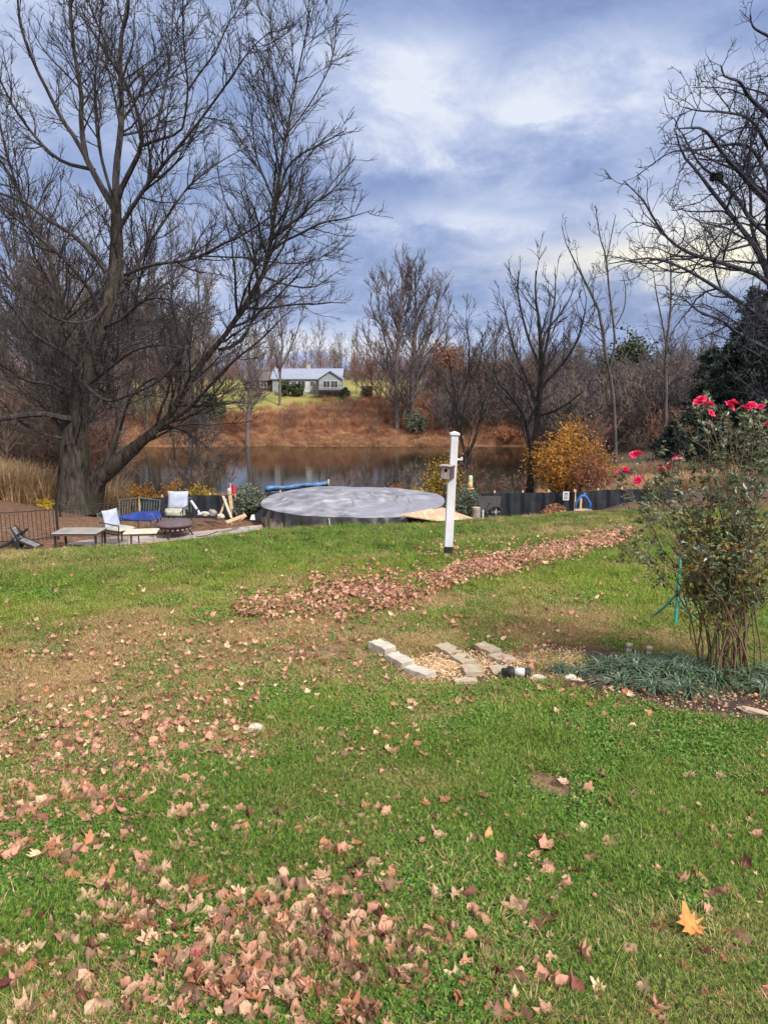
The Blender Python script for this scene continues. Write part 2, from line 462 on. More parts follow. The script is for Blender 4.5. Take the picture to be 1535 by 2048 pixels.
def axis(a, lo, hi, n):
    tt = np.linspace(math.asinh(lo / a), math.asinh(hi / a), n)
    return a * np.sinh(tt)
xs = axis(4, -700, 700, 420); ys = axis(4, -60, 900, 420) 
XX, YY = np.meshgrid(xs, ys)
ZZ = g(XX, YY)
nx, ny = len(xs), len(ys)
idx = np.arange(nx * ny).reshape(ny, nx)
F = np.stack([idx[:-1, :-1], idx[:-1, 1:], idx[1:, 1:], idx[1:, :-1]], -1).reshape(-1, 4)
px_, py_ = scr(XX, YY, ZZ)
dry, bright, bare = fields(XX, YY, ZZ)
cd_ = crest_d(np.clip(px_, -700, 2300))
lawnm = np.clip((cd_ - YY) / .25 + .5, 0, 1)
bedm = np.clip(1.5 * gs(px_, py_, 1480, 1420, 190, 26, 6) + 1.4 * gs(px_, py_, 1300, 1350, 210, 30, 2) + 1.2 * gs(px_, py_, 1140, 1300, 80, 9, 4) - .45, 0, 1) * (YY < 12) * (YY > 1)
# zone by distance beyond the crest: patio soil, pond bank, far bank grass, far lawn
M_ground = bpy.data.materials.new('ground'); M_ground.use_nodes = True
t = NT(M_ground.node_tree); b = M_ground.node_tree.nodes['Principled BSDF']
pos = t.n('ShaderNodeNewGeometry').outputs['Position']
def at(n_):
    o = t.n('ShaderNodeAttribute'); o.attribute_name = n_; return o.outputs['Fac']
nf = t.noise(pos, 60, 4, .7); nm = t.noise(pos, 6, 5, .65); nl = t.noise(pos, .5, 5, .6)
green = t.ramp(nf, [(.3, (.009, .013, .004)), (.7, (.04, .055, .013))])
straw = t.ramp(nf, [(.3, (.09, .055, .025)), (.7, (.30, .20, .10))])
soil = t.ramp(nf, [(.3, (.12, .065, .045)), (.7, (.30, .18, .13))])
mulch = t.ramp(t.noise(pos, 45, 5, .75), [(.3, (.022, .014, .014)), (.55, (.07, .042, .04)), (.75, (.26, .17, .13))])
lawnc = t.mix(at('dry'), green, straw)
lawnc = t.mix(at('bare'), lawnc, soil)
lawnc = t.mix(at('bed'), lawnc, mulch)
leafy = t.ramp(t.noise(pos, 9, 6, .75), [(.3, (.05, .035, .025)), (.5, (.12, .07, .045)), (.7, (.27, .15, .10))])
bankc = t.ramp(t.noise(pos, 3, 6, .7), [(.3, (.09, .05, .035)), (.5, (.18, .09, .055)), (.7, (.25, .15, .09))])
wood_floor = t.ramp(t.noise(pos, 3, 4, .6), [(.3, (.06, .045, .035)), (.7, (.12, .09, .07))])
farg = t.ramp(t.noise(pos, .35, 6, .7), [(.35, (.13, .15, .04)), (.5, (.20, .19, .06)), (.7, (.28, .19, .09))])
col = t.mix(at('lawn'), leafy, lawnc)
col = t.mix(at('bank'), col, bankc)
col = t.mix(at('farlawn'), col, farg)
col = t.mix(at('woodfloor'), col, wood_floor)
t.l(col, b.inputs['Base Color']); b.inputs['Roughness'].default_value = 1; b.inputs['Specular IOR Level'].default_value = .1
bn = t.n('ShaderNodeBump'); bn.inputs['Strength'].default_value = .7; bn.inputs['Distance'].default_value = .03
t.l(t.noise(pos, 28, 5, .7), bn.inputs['Height']); t.l(bn.outputs[0], b.inputs['Normal'])
nzf = fbm(XX, YY, .08, 5) - .5
bank = np.clip((YY - 76) / 4, 0, 1)
farl = np.clip((np.interp(px_, [430, 560, 640, 720, 800], [838, 832, 818, 806, 800]) + 26 * nzf - py_) / 9, 0, 1) * (YY > 83) * np.clip((220 - YY) / 30, 0, 1)
wf = np.clip((YY - 180) / 20, 0, 1)
wf = np.maximum(wf, np.clip((YY - 22.5) / 4, 0, 1) * (np.clip((300 - px_) / 60, 0, 1) * (YY < 130) * np.clip((YY - 32) / 8, 0, 1) + np.clip((px_ - 1080) / 60, 0, 1)))
wf = np.clip(wf, 0, 1)
gm = mesh_np('ground', np.stack([XX, YY, ZZ], -1).reshape(-1, 3), F, M_ground, True,
             {'dry': dry.ravel(), 'bare': bare.ravel(), 'bed': bedm.ravel(), 'lawn': lawnm.ravel(), 'bank': bank.ravel(), 'farlawn': farl.ravel(), 'woodfloor': wf.ravel()})
link('ground', gm, kind='structure')

# patio paving on the soil
pv = mat('pavers', (.36, .31, .31), (.22, .18, .18), 2.2, .85, .5, 20, c3=(.28, .22, .17))
corners = [(235, 16.9), (330, 17.4), (440, 17.9), (525, 18.4), (522, 19.6), (430, 19.0), (330, 18.4), (200, 18.1), (120, 17.4)]
pts = [on(px, d) for px, d in corners]
mb = MB(); mb.prism([(p[0], p[1]) for p in pts], -2.3, -2.02)
mb.obj('path', pv, kind='structure')

# pond
m = bpy.data.materials.new('pond_water'); m.use_nodes = True; t = NT(m.node_tree); b = m.node_tree.nodes['Principled BSDF']
b.inputs['Base Color'].default_value = (.016, .015, .010, 1); b.inputs['Roughness'].default_value = .04; b.inputs['IOR'].default_value = 1.33
b.inputs['Specular IOR Level'].default_value = .8
bn = t.n('ShaderNodeBump'); bn.inputs['Strength'].default_value = .09; bn.inputs['Distance'].default_value = .05
pos = t.n('ShaderNodeNewGeometry').outputs['Position']
t.l(t.noise(t.vscale(pos, (.7, 2.0, 1)), 1.6, 4, .6), bn.inputs['Height']); t.l(bn.outputs[0], b.inputs['Normal'])
MB().add([(-60, 38, WATER), (40, 38, WATER), (40, 96, WATER), (-60, 96, WATER)], [(0, 1, 2, 3)]).obj('water', m, kind='structure')

# ------------------------------------------------------------------ instanced ground cover (stuff)
def scatter(name, protos, pts, rots, scales, ids, attrs, label, cat):
    me = bpy.data.meshes.new(name); n = len(pts)
    me.vertices.add(n); me.vertices.foreach_set('co', np.asarray(pts, np.float32).ravel())
    a = me.attributes.new('rot', 'FLOAT_VECTOR', 'POINT'); a.data.foreach_set('vector', np.asarray(rots, np.float32).ravel())
    a = me.attributes.new('scl', 'FLOAT', 'POINT'); a.data.foreach_set('value', np.asarray(scales, np.float32))
    a = me.attributes.new('pid', 'INT', 'POINT'); a.data.foreach_set('value', np.asarray(ids, np.int32))
    for k, v in attrs.items():
        a = me.attributes.new(k, 'FLOAT', 'POINT'); a.data.foreach_set('value', np.asarray(v, np.float32))
    me.update()
    o = link(name, me, label=label, cat=cat, kind='stuff')
    c = bpy.data.collections.new(name + '_protos')
    for i, p in enumerate(protos):
        q = bpy.data.objects.new('%s_blade_%02d' % (name, i), p); c.objects.link(q)
    ng = bpy.data.node_groups.new(name + '_nodes', 'GeometryNodeTree')
    ng.interface.new_socket('Geometry', in_out='INPUT', socket_type='NodeSocketGeometry')
    ng.interface.new_socket('Geometry', in_out='OUTPUT', socket_type='NodeSocketGeometry')
    nn = ng.nodes; L = ng.links.new
    gi = nn.new('NodeGroupInput'); go = nn.new('NodeGroupOutput')
    ci = nn.new('GeometryNodeCollectionInfo'); ci.inputs['Collection'].default_value = c
    ci.inputs['Separate Children'].default_value = True; ci.inputs['Reset Children'].default_value = True
    ip = nn.new('GeometryNodeInstanceOnPoints'); ip.inputs['Pick Instance'].default_value = True
    def na(nm, ty):
        q = nn.new('GeometryNodeInputNamedAttribute'); q.data_type = ty; q.inputs['Name'].default_value = nm
        return q.outputs['Attribute']
    L(gi.outputs[0], ip.inputs['Points']); L(ci.outputs[0], ip.inputs['Instance'])
    e2r = nn.new('FunctionNodeEulerToRotation'); L(na('rot', 'FLOAT_VECTOR'), e2r.inputs[0]); L(e2r.outputs[0], ip.inputs['Rotation'])
    L(na('scl', 'FLOAT'), ip.inputs['Scale']); L(na('pid', 'INT'), ip.inputs['Instance Index'])
    L(ip.outputs[0], go.inputs[0])
    md = o.modifiers.new('scatter', 'NODES'); md.node_group = ng
    return o
def blades(n, rad, h, w, seg=3, lean=.5, seed=0, curl=.6, hv=.35, rim=0.):
    r_ = np.random.default_rng(seed)
    a = r_.uniform(0, 2 * np.pi, n); rr = rad * np.sqrt(r_.uniform(rim, 1, n))
    base = np.stack([rr * np.cos(a), rr * np.sin(a), np.zeros(n)], -1)
    az_ = r_.uniform(0, 2 * np.pi, n) if rim == 0 else a + r_.normal(0, .5, n)
    hh = h * r_.uniform(1 - hv, 1 + hv, n); ln = lean * r_.uniform(.2, 1.3, n)
    V, F = [], []
    ax = np.stack([np.cos(az_), np.sin(az_), 0 * a], -1); sd_ = np.stack([-np.sin(az_), np.cos(az_), 0 * a], -1)
    for j in range(seg + 1):
        s = j / seg
        out = hh * ln * (s + curl * s * s); up = hh * (s - .35 * curl * ln * s * s)
        p = base + ax * out[:, None] + np.array([0, 0, 1.]) * up[:, None]
        ww = w * (1 - s ** 2 * .85) * .5
        V.append(p - sd_ * ww); V.append(p + sd_ * ww)
    V = np.stack(V, 1)  # n, 2(seg+1), 3
    k = 2 * (seg + 1); b0 = np.arange(n)[:, None] * k
    F = np.concatenate([b0 + np.array([[2 * j, 2 * j + 1, 2 * j + 3, 2 * j + 2]]) for j in range(seg)], 0)
    return V.reshape(-1, 3), F
def clover(n, rad, h, r0, seed):
    r_ = np.random.default_rng(seed); Vs, Fs = [], []
    off = 0
    for i in range(n):
        a = r_.uniform(0, 6.28); q = rad * math.sqrt(r_.uniform()); c = np.array([q * math.cos(a), q * math.sin(a), h * r_.uniform(.35, 1.1)])
        rot = np.array(Euler((r_.normal(0, .45), r_.normal(0, .45), r_.uniform(0, 6.28))).to_matrix())
        kk = 5; th = np.linspace(0, 2 * np.pi, kk, endpoint=False); R0 = r0 * r_.uniform(.6, 1.3)
        pts_ = np.stack([R0 * np.cos(th), R0 * .75 * np.sin(th), .25 * R0 * np.cos(2 * th)], -1) @ rot.T + c
        Vs.append(pts_); Fs.append(np.arange(kk)[None] + off); off += kk
    return np.concatenate(Vs), np.concatenate(Fs)
def inst_mat(name, fn, rough=.6, tr=.35):
    m = bpy.data.materials.new(name); m.use_nodes = True; t = NT(m.node_tree); b = m.node_tree.nodes['Principled BSDF']
    def ia(n_):
        o = t.n('ShaderNodeAttribute'); o.attribute_type = 'INSTANCER'; o.attribute_name = n_; return o.outputs['Fac']
    pos = t.n('ShaderNodeNewGeometry').outputs['Position']
    col = fn(t, ia, pos)
    t.l(col, b.inputs['Base Color']); b.inputs['Roughness'].default_value = rough; b.inputs['Specular IOR Level'].default_value = .35
    trn = t.n('ShaderNodeBsdfTranslucent'); t.l(col, trn.inputs[0]); mx = t.n('ShaderNodeMixShader'); mx.inputs[0].default_value = tr
    t.l(b.outputs[0], mx.inputs[1]); t.l(trn.outputs[0], mx.inputs[2]); t.l(mx.outputs[0], m.node_tree.nodes['Material Output'].inputs[0])
    return m
def grass_col(t, ia, pos):
    r1 = t.noise(pos, 48, 3, .7); 
    deep = t.ramp(r1, [(.34, (.009, .030, .004)), (.48, (.055, .130, .016)), (.62, (.20, .31, .04))])
    yel = t.ramp(r1, [(.34, (.03, .065, .006)), (.48, (.15, .235, .022)), (.62, (.40, .44, .06))])
    tan = t.ramp(r1, [(.32, (.14, .085, .035)), (.5, (.34, .235, .105)), (.66, (.58, .44, .22))])
    c = t.mix(ia('bright'), deep, yel)
    f = t.m('ADD', ia('dry'), t.m('MULTIPLY', t.m('SUBTRACT', t.noise(pos, 110, 1, .5), .5), 2.1))
    f = t.ramp(f, [(.42, 0.), (.66, 1.)])
    return t.mix(f, c, tan)
MG = inst_mat('lawn_grass', grass_col)
def dry_col(t, ia, pos):
    return t.ramp(t.noise(pos, 38, 2, .5), [(.32, (.16, .10, .04)), (.5, (.38, .26, .12)), (.66, (.62, .48, .26))])
MD = inst_mat('dry_grass', dry_col)
def clo_col(t, ia, pos):
    c = t.ramp(t.noise(pos, 45, 2, .5), [(.32, (.015, .06, .008)), (.5, (.06, .165, .02)), (.68, (.20, .33, .05))])
    return t.mix(t.m('MULTIPLY', ia('bright'), .6), c, (.20, .29, .05))
MC = inst_mat('clover', clo_col)
protos = []
for s in range(5): V, F = blades(24, .066, .042, .0038, 2, .9, s); protos.append(mesh_np('tuft', V, F, MG, False))
for s in range(3): V, F = clover(20, .06, .028, .0085, s); protos.append(mesh_np('tuft', V, F, MC, False))
for s in range(3): V, F = blades(22, .065, .035, .0034, 2, 1.5, 50 + s); protos.append(mesh_np('tuft', V, F, MD, False))
NG_ = 175000
py = 1012 + (2700 - 1012) * rng.uniform(0, 1, NG_) ** 1.25
px = rng.uniform(-420, 1960, NG_)
keep = py > crest_py(px) + 1.0
px, py = px[keep], py[keep]
# near the frame's foot the same screen density needs fewer tufts
x, y, z = G(px, py)
dry, bright, bare = fields(x, y, z)
bed = np.clip(1.5 * gs(px, py, 1480, 1420, 190, 26, 6) + 1.4 * gs(px, py, 1300, 1350, 210, 30, 2) + 1.2 * gs(px, py, 1140, 1300, 80, 9, 4) - .45, 0, 1)
grav = 1.3 * gs(px, py, 880, 1340, 75, 24) + 1.0 * gs(px, py, 980, 1330, 60, 26)
k = (rng.uniform(0, 1, len(px)) > bare * .95) & (rng.uniform(0, 1, len(px)) > bed * 1.6) & (grav < rng.uniform(.35, .75, len(px))) & (y < crest_d(px) - .03)
px, py, x, y, z, dry, bright, bare = [q[k] for q in (px, py, x, y, z, dry, bright, bare)]
n = len(x)
scl = np.clip(.66 + .06 * y, .7, 1.4) * rng.uniform(.65, 1.35, n) * (1 - .25 * dry) * (.62 + .8 * fbm(x, y, 2.3, 71))
u = rng.uniform(0, 1, n); cn = fbm(x, y, 1.7, 31)
pid = rng.integers(0, 5, n)
isd = u < .05 + dry * .60; pid[isd] = rng.integers(8, 11, isd.sum())
isc = (~isd) & (rng.uniform(0, 1, n) < np.clip((cn - .38) * 4, 0, .85)) & (y < 9); pid[isc] = rng.integers(5, 8, isc.sum())
rot = np.stack([rng.normal(0, .12, n), rng.normal(0, .12, n), rng.uniform(0, 6.28, n)], -1)
scatter('lawn_grass', protos, np.stack([x, y, z - .004], -1), rot, scl, pid, {'dry': dry, 'bright': bright},
        'short green and straw coloured grass with clover covering the lawn', 'grass')
print('lawn tufts', n)
# tall dry grass on the far bank and beside the pond
def tall_col(t, ia, pos):
    a_ = t.ramp(t.noise(pos, .7, 4, .6), [(.35, (.27, .12, .075)), (.5, (.44, .21, .13)), (.65, (.52, .32, .19))])
    b_ = t.ramp(t.noise(pos, 5, 2, .5), [(.35, (.22, .16, .08)), (.6, (.42, .32, .18))])
    return t.mix(ia('tone'), a_, b_)
MT = inst_mat('tall_dry_grass', tall_col, .8)
tp = []
for s in range(4): V, F = blades(70, .55, .75, .03, 2, .5, 80 + s); tp.append(mesh_np('tall_tuft', V, F, MT, False))
n = 9000
yb = rng.uniform(82.35, 99, n); xb = (rng.uniform(200, 1150, n) - 767.5) / FPX * yb * 1.02
k = (scr(xb, yb, g(xb, yb))[1] > np.interp(xb * FPX / yb + 767, [430, 560, 640, 720, 800], [836, 830, 816, 804, 796]) + 6 * rng.normal(size=n)); xb, yb = xb[k], yb[k]
tone1 = np.clip(rng.normal(.12, .12, len(xb)) + .25 * np.clip((86 - yb) / 3, 0, 1), 0, 1)
s1 = rng.uniform(.6, 1.2, len(xb)) * np.where(yb < 87, .6, .85)
n2_ = 2600
pl_ = rng.uniform(-250, 215, n2_); yl = rng.uniform(27, 55, n2_); xl = (pl_ - 767.5) / FPX * yl * 1.02
pr_ = rng.uniform(230, 1500, 3600); yr = rng.uniform(24, 48, 3600); xr = (pr_ - 767.5) / FPX * yr * 1.02
zr = g(xr, yr); kr = (zr > WATER - .05) & (yr > 26 + 8 * fbm(xr, yr, .2, 8)); xr, yr = xr[kr], yr[kr]
X_ = np.concatenate([xb, xl, xr]); Y_ = np.concatenate([yb, yl, yr])
tone = np.concatenate([tone1, rng.uniform(.5, 1, len(xl)), rng.uniform(.3, 1, len(xr))])
S_ = np.concatenate([s1, rng.uniform(.8, 1.7, len(xl)), rng.uniform(.5, .9, len(xr))])
n = len(X_)
scatter('tall_grass', tp, np.stack([X_, Y_, g(X_, Y_) - .05], -1), np.stack([0 * X_, 0 * X_, rng.uniform(0, 6.28, n)], -1), S_, rng.integers(0, 4, n), {'tone': tone},
        'tall rust and straw coloured dry grass on the pond banks', 'dry grass')
# ------------------------------------------------------------------ trees
def lower(limbs, base, top, dy):
    """limb ends drawn in a little, because the twigs reach on past them"""
    return [([(x, y + dy * min(1, max(0, (base - y) / (base - top))), w) for x, y, w in p], a, b) for p, a, b in limbs]
def resample(pts, w, m):
    pts = np.array(pts, float); w = np.array(w, float)
    n = len(pts)
    pe = np.concatenate([[2 * pts[0] - pts[1]], pts, [2 * pts[-1] - pts[-2]]])
    seg = np.linalg.norm(np.diff(pts, axis=0), axis=1); cum = np.concatenate([[0], np.cumsum(seg)])
    s = np.linspace(0, cum[-1], m); i = np.clip(np.searchsorted(cum, s, 'right') - 1, 0, n - 2)
    u = ((s - cum[i]) / seg[i])[:, None]
    p0, p1, p2, p3 = pe[i], pe[i + 1], pe[i + 2], pe[i + 3]
    q = .5 * ((2 * p1) + (-p0 + p2) * u + (2 * p0 - 5 * p1 + 4 * p2 - p3) * u ** 2 + (-p0 + 3 * p1 - 3 * p2 + p3) * u ** 3)
    return q, np.interp(s, cum, w)
def limb(path, d0, d1, m=16):
    """path of (px, py, width in px); d0..d1 distance along the limb"""
    n = len(path); L = np.concatenate([[0], np.cumsum([math.hypot(path[i + 1][0] - path[i][0], path[i + 1][1] - path[i][1]) for i in range(n - 1)])])
    L /= L[-1]
    pts = [P(a[0], a[1], d0 + (d1 - d0) * l) for a, l in zip(path, L)]
    w = [a[2] * (.70 if a[2] > 40 else .62) / 2 / FPX * (d0 + (d1 - d0) * l) for a, l in zip(path, L)]
    return resample(pts, w, m)
def grow(Pn, Rn, per_m, t0, t1, ang, lf, m=6, gn=.12, up=.25, rf=.012, lmin=.1, lmax=9, rr=.6, seed=0, tipr=.25, flat=0., rmin=.0045):
    r_ = np.random.default_rng(seed)
    N, Mm = Rn.shape
    Lp = np.linalg.norm(np.diff(Pn, axis=1), axis=2).sum(1)
    cnt = np.maximum(1, np.round(Lp * per_m * r_.uniform(.8, 1.2, N))).astype(int)
    idx = np.repeat(np.arange(N), cnt); n = len(idx)
    if n == 0: return np.zeros((0, m, 3)), np.zeros((0, m))
    tt = t0 + (t1 - t0) * r_.uniform(0, 1, n)
    f = tt * (Mm - 1); i = np.clip(f.astype(int), 0, Mm - 2); u = (f - i)[:, None]
    p = Pn[idx, i] * (1 - u) + Pn[idx, i + 1] * u
    Tt = unit(Pn[idx, i + 1] - Pn[idx, i])
    rad = Rn[idx, i] * (1 - u[:, 0]) + Rn[idx, i + 1] * u[:, 0]
    q = unit(np.cross(Tt, r_.normal(size=(n, 3))))
    if flat: q[:, 2] *= (1 - flat); q = unit(q)
    a = r_.uniform(ang[0], ang[1], n)[:, None]
    d = unit(np.cos(a) * Tt + np.sin(a) * q)
    Lc = np.clip(lf * Lp[idx] * (1.15 - .75 * tt) * r_.uniform(.55, 1.3, n), lmin, lmax)
    r0 = np.maximum(np.minimum(rad * rr, rf * Lc + .0015), rmin * 1.5)
    Pc = np.empty((n, m, 3)); Rc = np.empty((n, m)); Pc[:, 0] = p; 
    for j in range(1, m):
        d = unit(d + gn * r_.normal(size=(n, 3)) + np.array([0, 0, up / m]))
        p = p + d * (Lc / (m - 1))[:, None]; Pc[:, j] = p
    s = np.linspace(0, 1, m)
    Rc = np.maximum(r0[:, None] * (1 - (1 - tipr) * s), rmin)
    return Pc, Rc
def tree(name, limbs, levels, barkm, label, group=None, cat='tree', twigm=None, trunk_n=None, flare=1.0, seed=1, loc=None, trunkk=12, wob=.0, kind=None):
    """limbs: list of (path, d0, d1); first trunk_n of them form the trunk part, others and everything grown form the crown"""
    LP, LR = zip(*[limb(*l) for l in limbs]) if not isinstance(limbs[0], np.ndarray) else (None, None)
    Pn = np.stack(LP); Rn = np.stack(LR)
    return tree_from(name, Pn, Rn, levels, barkm, label, group, cat, twigm, trunk_n or len(limbs), seed, trunkk, wob)
def tree_from(name, Pn, Rn, levels, barkm, label, group=None, cat='tree', twigm=None, tn=1, seed=1, trunkk=12, wob=0., tips=None):
    r_ = np.random.default_rng(seed)
    if wob:
        w = r_.normal(size=Pn.shape) * wob * np.linspace(0, 1, Pn.shape[1])[None, :, None]; w[:, 0] = 0; Pn = Pn + w
    base = Pn[0, 0].copy(); base[2] = max(base[2], g1(base[0], base[1]))
    o = empty(name, base, label, cat, group)
    # trunk surface with a lobed outline
    V, F = tubes(Pn[:tn], Rn[:tn], trunkk)
    nv = V.copy()
    rad_noise = .07 * np.sin(V[:, 2] * 3.1 + V[:, 0] * 7) + .05 * np.sin(V[:, 1] * 9 + V[:, 2] * 6.3)
    cen = np.repeat(Pn[:tn].reshape(-1, 3), trunkk, 0)
    V = cen + (V - cen) * (1 + rad_noise)[:, None]
    parts = []
    link('trunk', mesh_np('trunk', V - base, F, barkm, True), o)
    cur = (Pn, Rn); allb = []
    first = True
    for k, lv in enumerate(levels):
        lv = dict(lv); kk = lv.pop('k', 3); src = lv.pop('src', None)
        A = cur
        c = grow(A[0], A[1], seed=seed * 31 + k, **lv)
        allb.append(tubes(c[0], c[1], kk)); cur = c
        if k == 0 and src != 'only': pass
    if tn < len(Pn): allb.append(tubes(Pn[tn:], Rn[tn:], 7))
    V, F = joinVF(allb)
    link('crown', mesh_np('crown', V - base, F, twigm or barkm, False), o)
    print(name, len(F)); o['_tips'] = 0; del o['_tips']
    return o, cur

LV_big = [dict(per_m=3.0, t0=.18, t1=1, ang=(.35, 1.05), lf=.32, m=8, gn=.13, up=.45, rf=.013, lmin=.8, lmax=3.6, k=4, rmin=.008),
          dict(per_m=4.6, t0=.12, t1=1, ang=(.35, .95), lf=.42, m=6, gn=.13, up=.35, rf=.009, lmin=.35, lmax=1.9, k=3, rmin=.0068),
          dict(per_m=6.0, t0=.15, t1=1, ang=(.3, .75), lf=.6, m=4, gn=.09, up=.3, rf=.007, lmin=.25, lmax=1.0, k=3, rmin=.0048)]
maple = [
 ([(152, 1022, 128), (152, 1000, 100), (152, 950, 84), (149, 900, 78), (150, 850, 70), (160, 780, 56), (173, 727, 50), (198, 657, 46), (222, 590, 42), (233, 504, 38), (233, 420, 30), (233, 396, 26)], 26, 26),
 ([(178, 1018, 70), (184, 985, 62), (200, 950, 50), (248, 915, 42), (287, 880, 34), (322, 855, 26), (350, 815, 22), (374, 770, 20), (396, 736, 19), (436, 687, 18), (470, 645, 17), (495, 603, 16), (520, 560, 15), (537, 520, 14), (550, 421, 11), (559, 346, 9), (574, 257, 7), (594, 163, 5), (604, 99, 3), (619, 30, 1.5)], 26, 23),
 ([(130, 1018, 60), (132, 960, 46), (132, 900, 40), (126, 850, 34), (119, 790, 26), (112, 700, 22), (120, 600, 18), (100, 520, 14), (60, 440, 10), (20, 330, 7), (-10, 200, 4)], 26.4, 28),
 ([(213, 930, 24), (234, 870, 20), (238, 826, 18), (222, 780, 15), (213, 750, 13), (240, 690, 11), (262, 630, 9), (280, 560, 7), (300, 470, 5), (330, 380, 3)], 26, 29),
 # crown limbs from the main fork
 ([(231, 420, 24), (213, 391, 20), (190, 350, 18), (173, 317, 17), (163, 250, 15), (163, 188, 13), (150, 110, 11), (144, 50, 9), (138, -60, 6), (130, -200, 3)], 26, 25),
 ([(173, 317, 14), (150, 275, 13), (124, 238, 12), (95, 180, 10), (74, 139, 9), (55, 90, 8), (40, 40, 7), (30, -80, 4)], 25.8, 24),
 ([(233, 400, 24), (232, 350, 21), (235, 317, 20), (243, 250, 18), (243, 198, 16), (241, 130, 14), (243, 74, 12), (257, 0, 9), (262, -90, 6), (270, -220, 3)], 26, 27),
 ([(236, 400, 20), (242, 380, 18), (262, 340, 16), (282, 297, 14), (283, 260, 12), (272, 215, 10), (250, 165, 8), (225, 110, 6), (195, 50, 5), (170, -20, 3)], 26, 24),
 ([(284, 292, 10), (310, 282, 9), (361, 262, 7), (372, 215, 6), (376, 173, 6), (368, 89, 5), (366, 0, 4), (372, -90, 2)], 25, 22),
 ([(374, 185, 6), (400, 145, 6), (431, 104, 5), (455, 50, 4), (475, 20, 3), (500, -40, 2)], 23, 22),
 ([(233, 475, 15), (248, 440, 15), (268, 410, 13), (297, 366, 12), (337, 317, 10), (385, 260, 8), (446, 178, 6), (500, 100, 4), (545, 60, 2)], 26, 23),
 ([(297, 366, 10), (303, 300, 8), (318, 240, 8), (340, 120, 6), (345, 40, 4), (350, -60, 3)], 25.6, 28),
 ([(213, 545, 17), (195, 520, 16), (173, 495, 15), (140, 465, 13), (99, 441, 11), (50, 405, 9), (0, 386, 7), (-90, 340, 4)], 26, 24),
 ([(205, 640, 16), (180, 580, 13), (140, 530, 11), (95, 490, 9), (50, 450, 8), (0, 410, 7), (-60, 350, 4)], 26, 23),
 ([(250, 550, 12), (285, 535, 11), (322, 527, 10), (365, 522, 9), (406, 510, 9), (445, 488, 8), (485, 470, 7), (545, 431, 4)], 26, 22.5),
 ([(406, 512, 6), (450, 514, 5), (495, 516, 5), (545, 524, 5), (594, 527, 4), (635, 518, 3), (668, 500, 2)], 24, 22),
 ([(140, 838, 24), (119, 835, 20), (90, 828, 19), (50, 830, 18), (0, 838, 17), (-60, 850, 15), (-140, 850, 8)], 25.6, 22),
 ([(170, 740, 14), (120, 700, 12), (70, 670, 10), (20, 610, 8), (-30, 560, 5)], 26, 23),
 ([(150, 800, 12), (100, 770, 10), (50, 760, 8), (-10, 720, 5)], 26, 22), ([(160, 760, 10), (210, 800, 9), (260, 790, 8), (320, 760, 6), (360, 720, 4)], 25.5, 21.5),
 ([(240, 860, 9), (260, 800, 8), (300, 760, 7), (350, 750, 5)], 25.5, 23), ([(145, 880, 10), (95, 870, 8), (50, 850, 6), (0, 800, 4)], 26, 24),
 ([(128, 780, 10), (60, 700, 9), (10, 640, 7), (-60, 600, 5)], 26.5, 29), ([(222, 600, 9), (180, 640, 8), (120, 640, 7), (60, 600, 5)], 26, 22),
 ([(190, 340, 12), (120, 320, 10), (60, 260, 8), (10, 180, 6), (-40, 60, 4)], 26, 27), ([(233, 420, 10), (200, 300, 9), (190, 180, 7), (200, 60, 5), (210, -60, 3)], 26, 28),
 # crown of the leaning stem
 ([(548, 430, 8), (560, 380, 8), (574, 337, 7), (600, 310, 6), (634, 292, 5), (665, 275, 4), (688, 262, 2)], 24, 22.5),
 ([(538, 510, 9), (560, 488, 8), (584, 475, 7), (615, 460, 7), (643, 446, 6), (693, 436, 4), (742, 421, 2)], 24, 22),
 ([(520, 552, 8), (545, 560, 7), (575, 570, 6), (620, 575, 4), (655, 560, 3)], 24, 23),
 ([(552, 415, 7), (535, 370, 6), (515, 320, 5), (505, 260, 4), (500, 200, 3), (480, 140, 2)], 24, 25),
 ([(572, 270, 5), (600, 235, 4), (630, 190, 4), (660, 130, 3), (672, 80, 1.5)], 23.6, 23),
 ([(586, 200, 4), (560, 150, 3), (545, 90, 2), (540, 30, 1.5)], 23.5, 24),
 ([(436, 700, 13), (470, 690, 12), (498, 657, 11), (515, 600, 9), (517, 570, 8), (506, 500, 6), (500, 440, 5), (480, 380, 3)], 25, 26),
 ([(330, 850, 14), (380, 815, 12), (430, 760, 10), (470, 720, 8), (520, 680, 6), (560, 640, 4)], 25, 22),
 ([(230, 590, 12), (262, 560, 11), (290, 500, 10), (330, 440, 8), (372, 380, 6), (430, 330, 4), (500, 290, 2)], 26, 29),
 ([(198, 657, 12), (240, 640, 10), (290, 600, 9), (340, 600, 7), (390, 630, 5), (430, 640, 3)], 26, 22.5),
 ([(160, 780, 12), (215, 740, 11), (270, 700, 9), (330, 690, 7), (380, 700, 4)], 26, 23),
]
tree('maple_tree', maple, LV_big, M['bark_big'], 'huge bare spreading tree with several thick stems, one leaning right, behind the patio', trunk_n=4, seed=3, trunkk=16, twigm=bark('maple_twig', (.018, .016, .019), (.06, .053, .052), None, 1, .3))

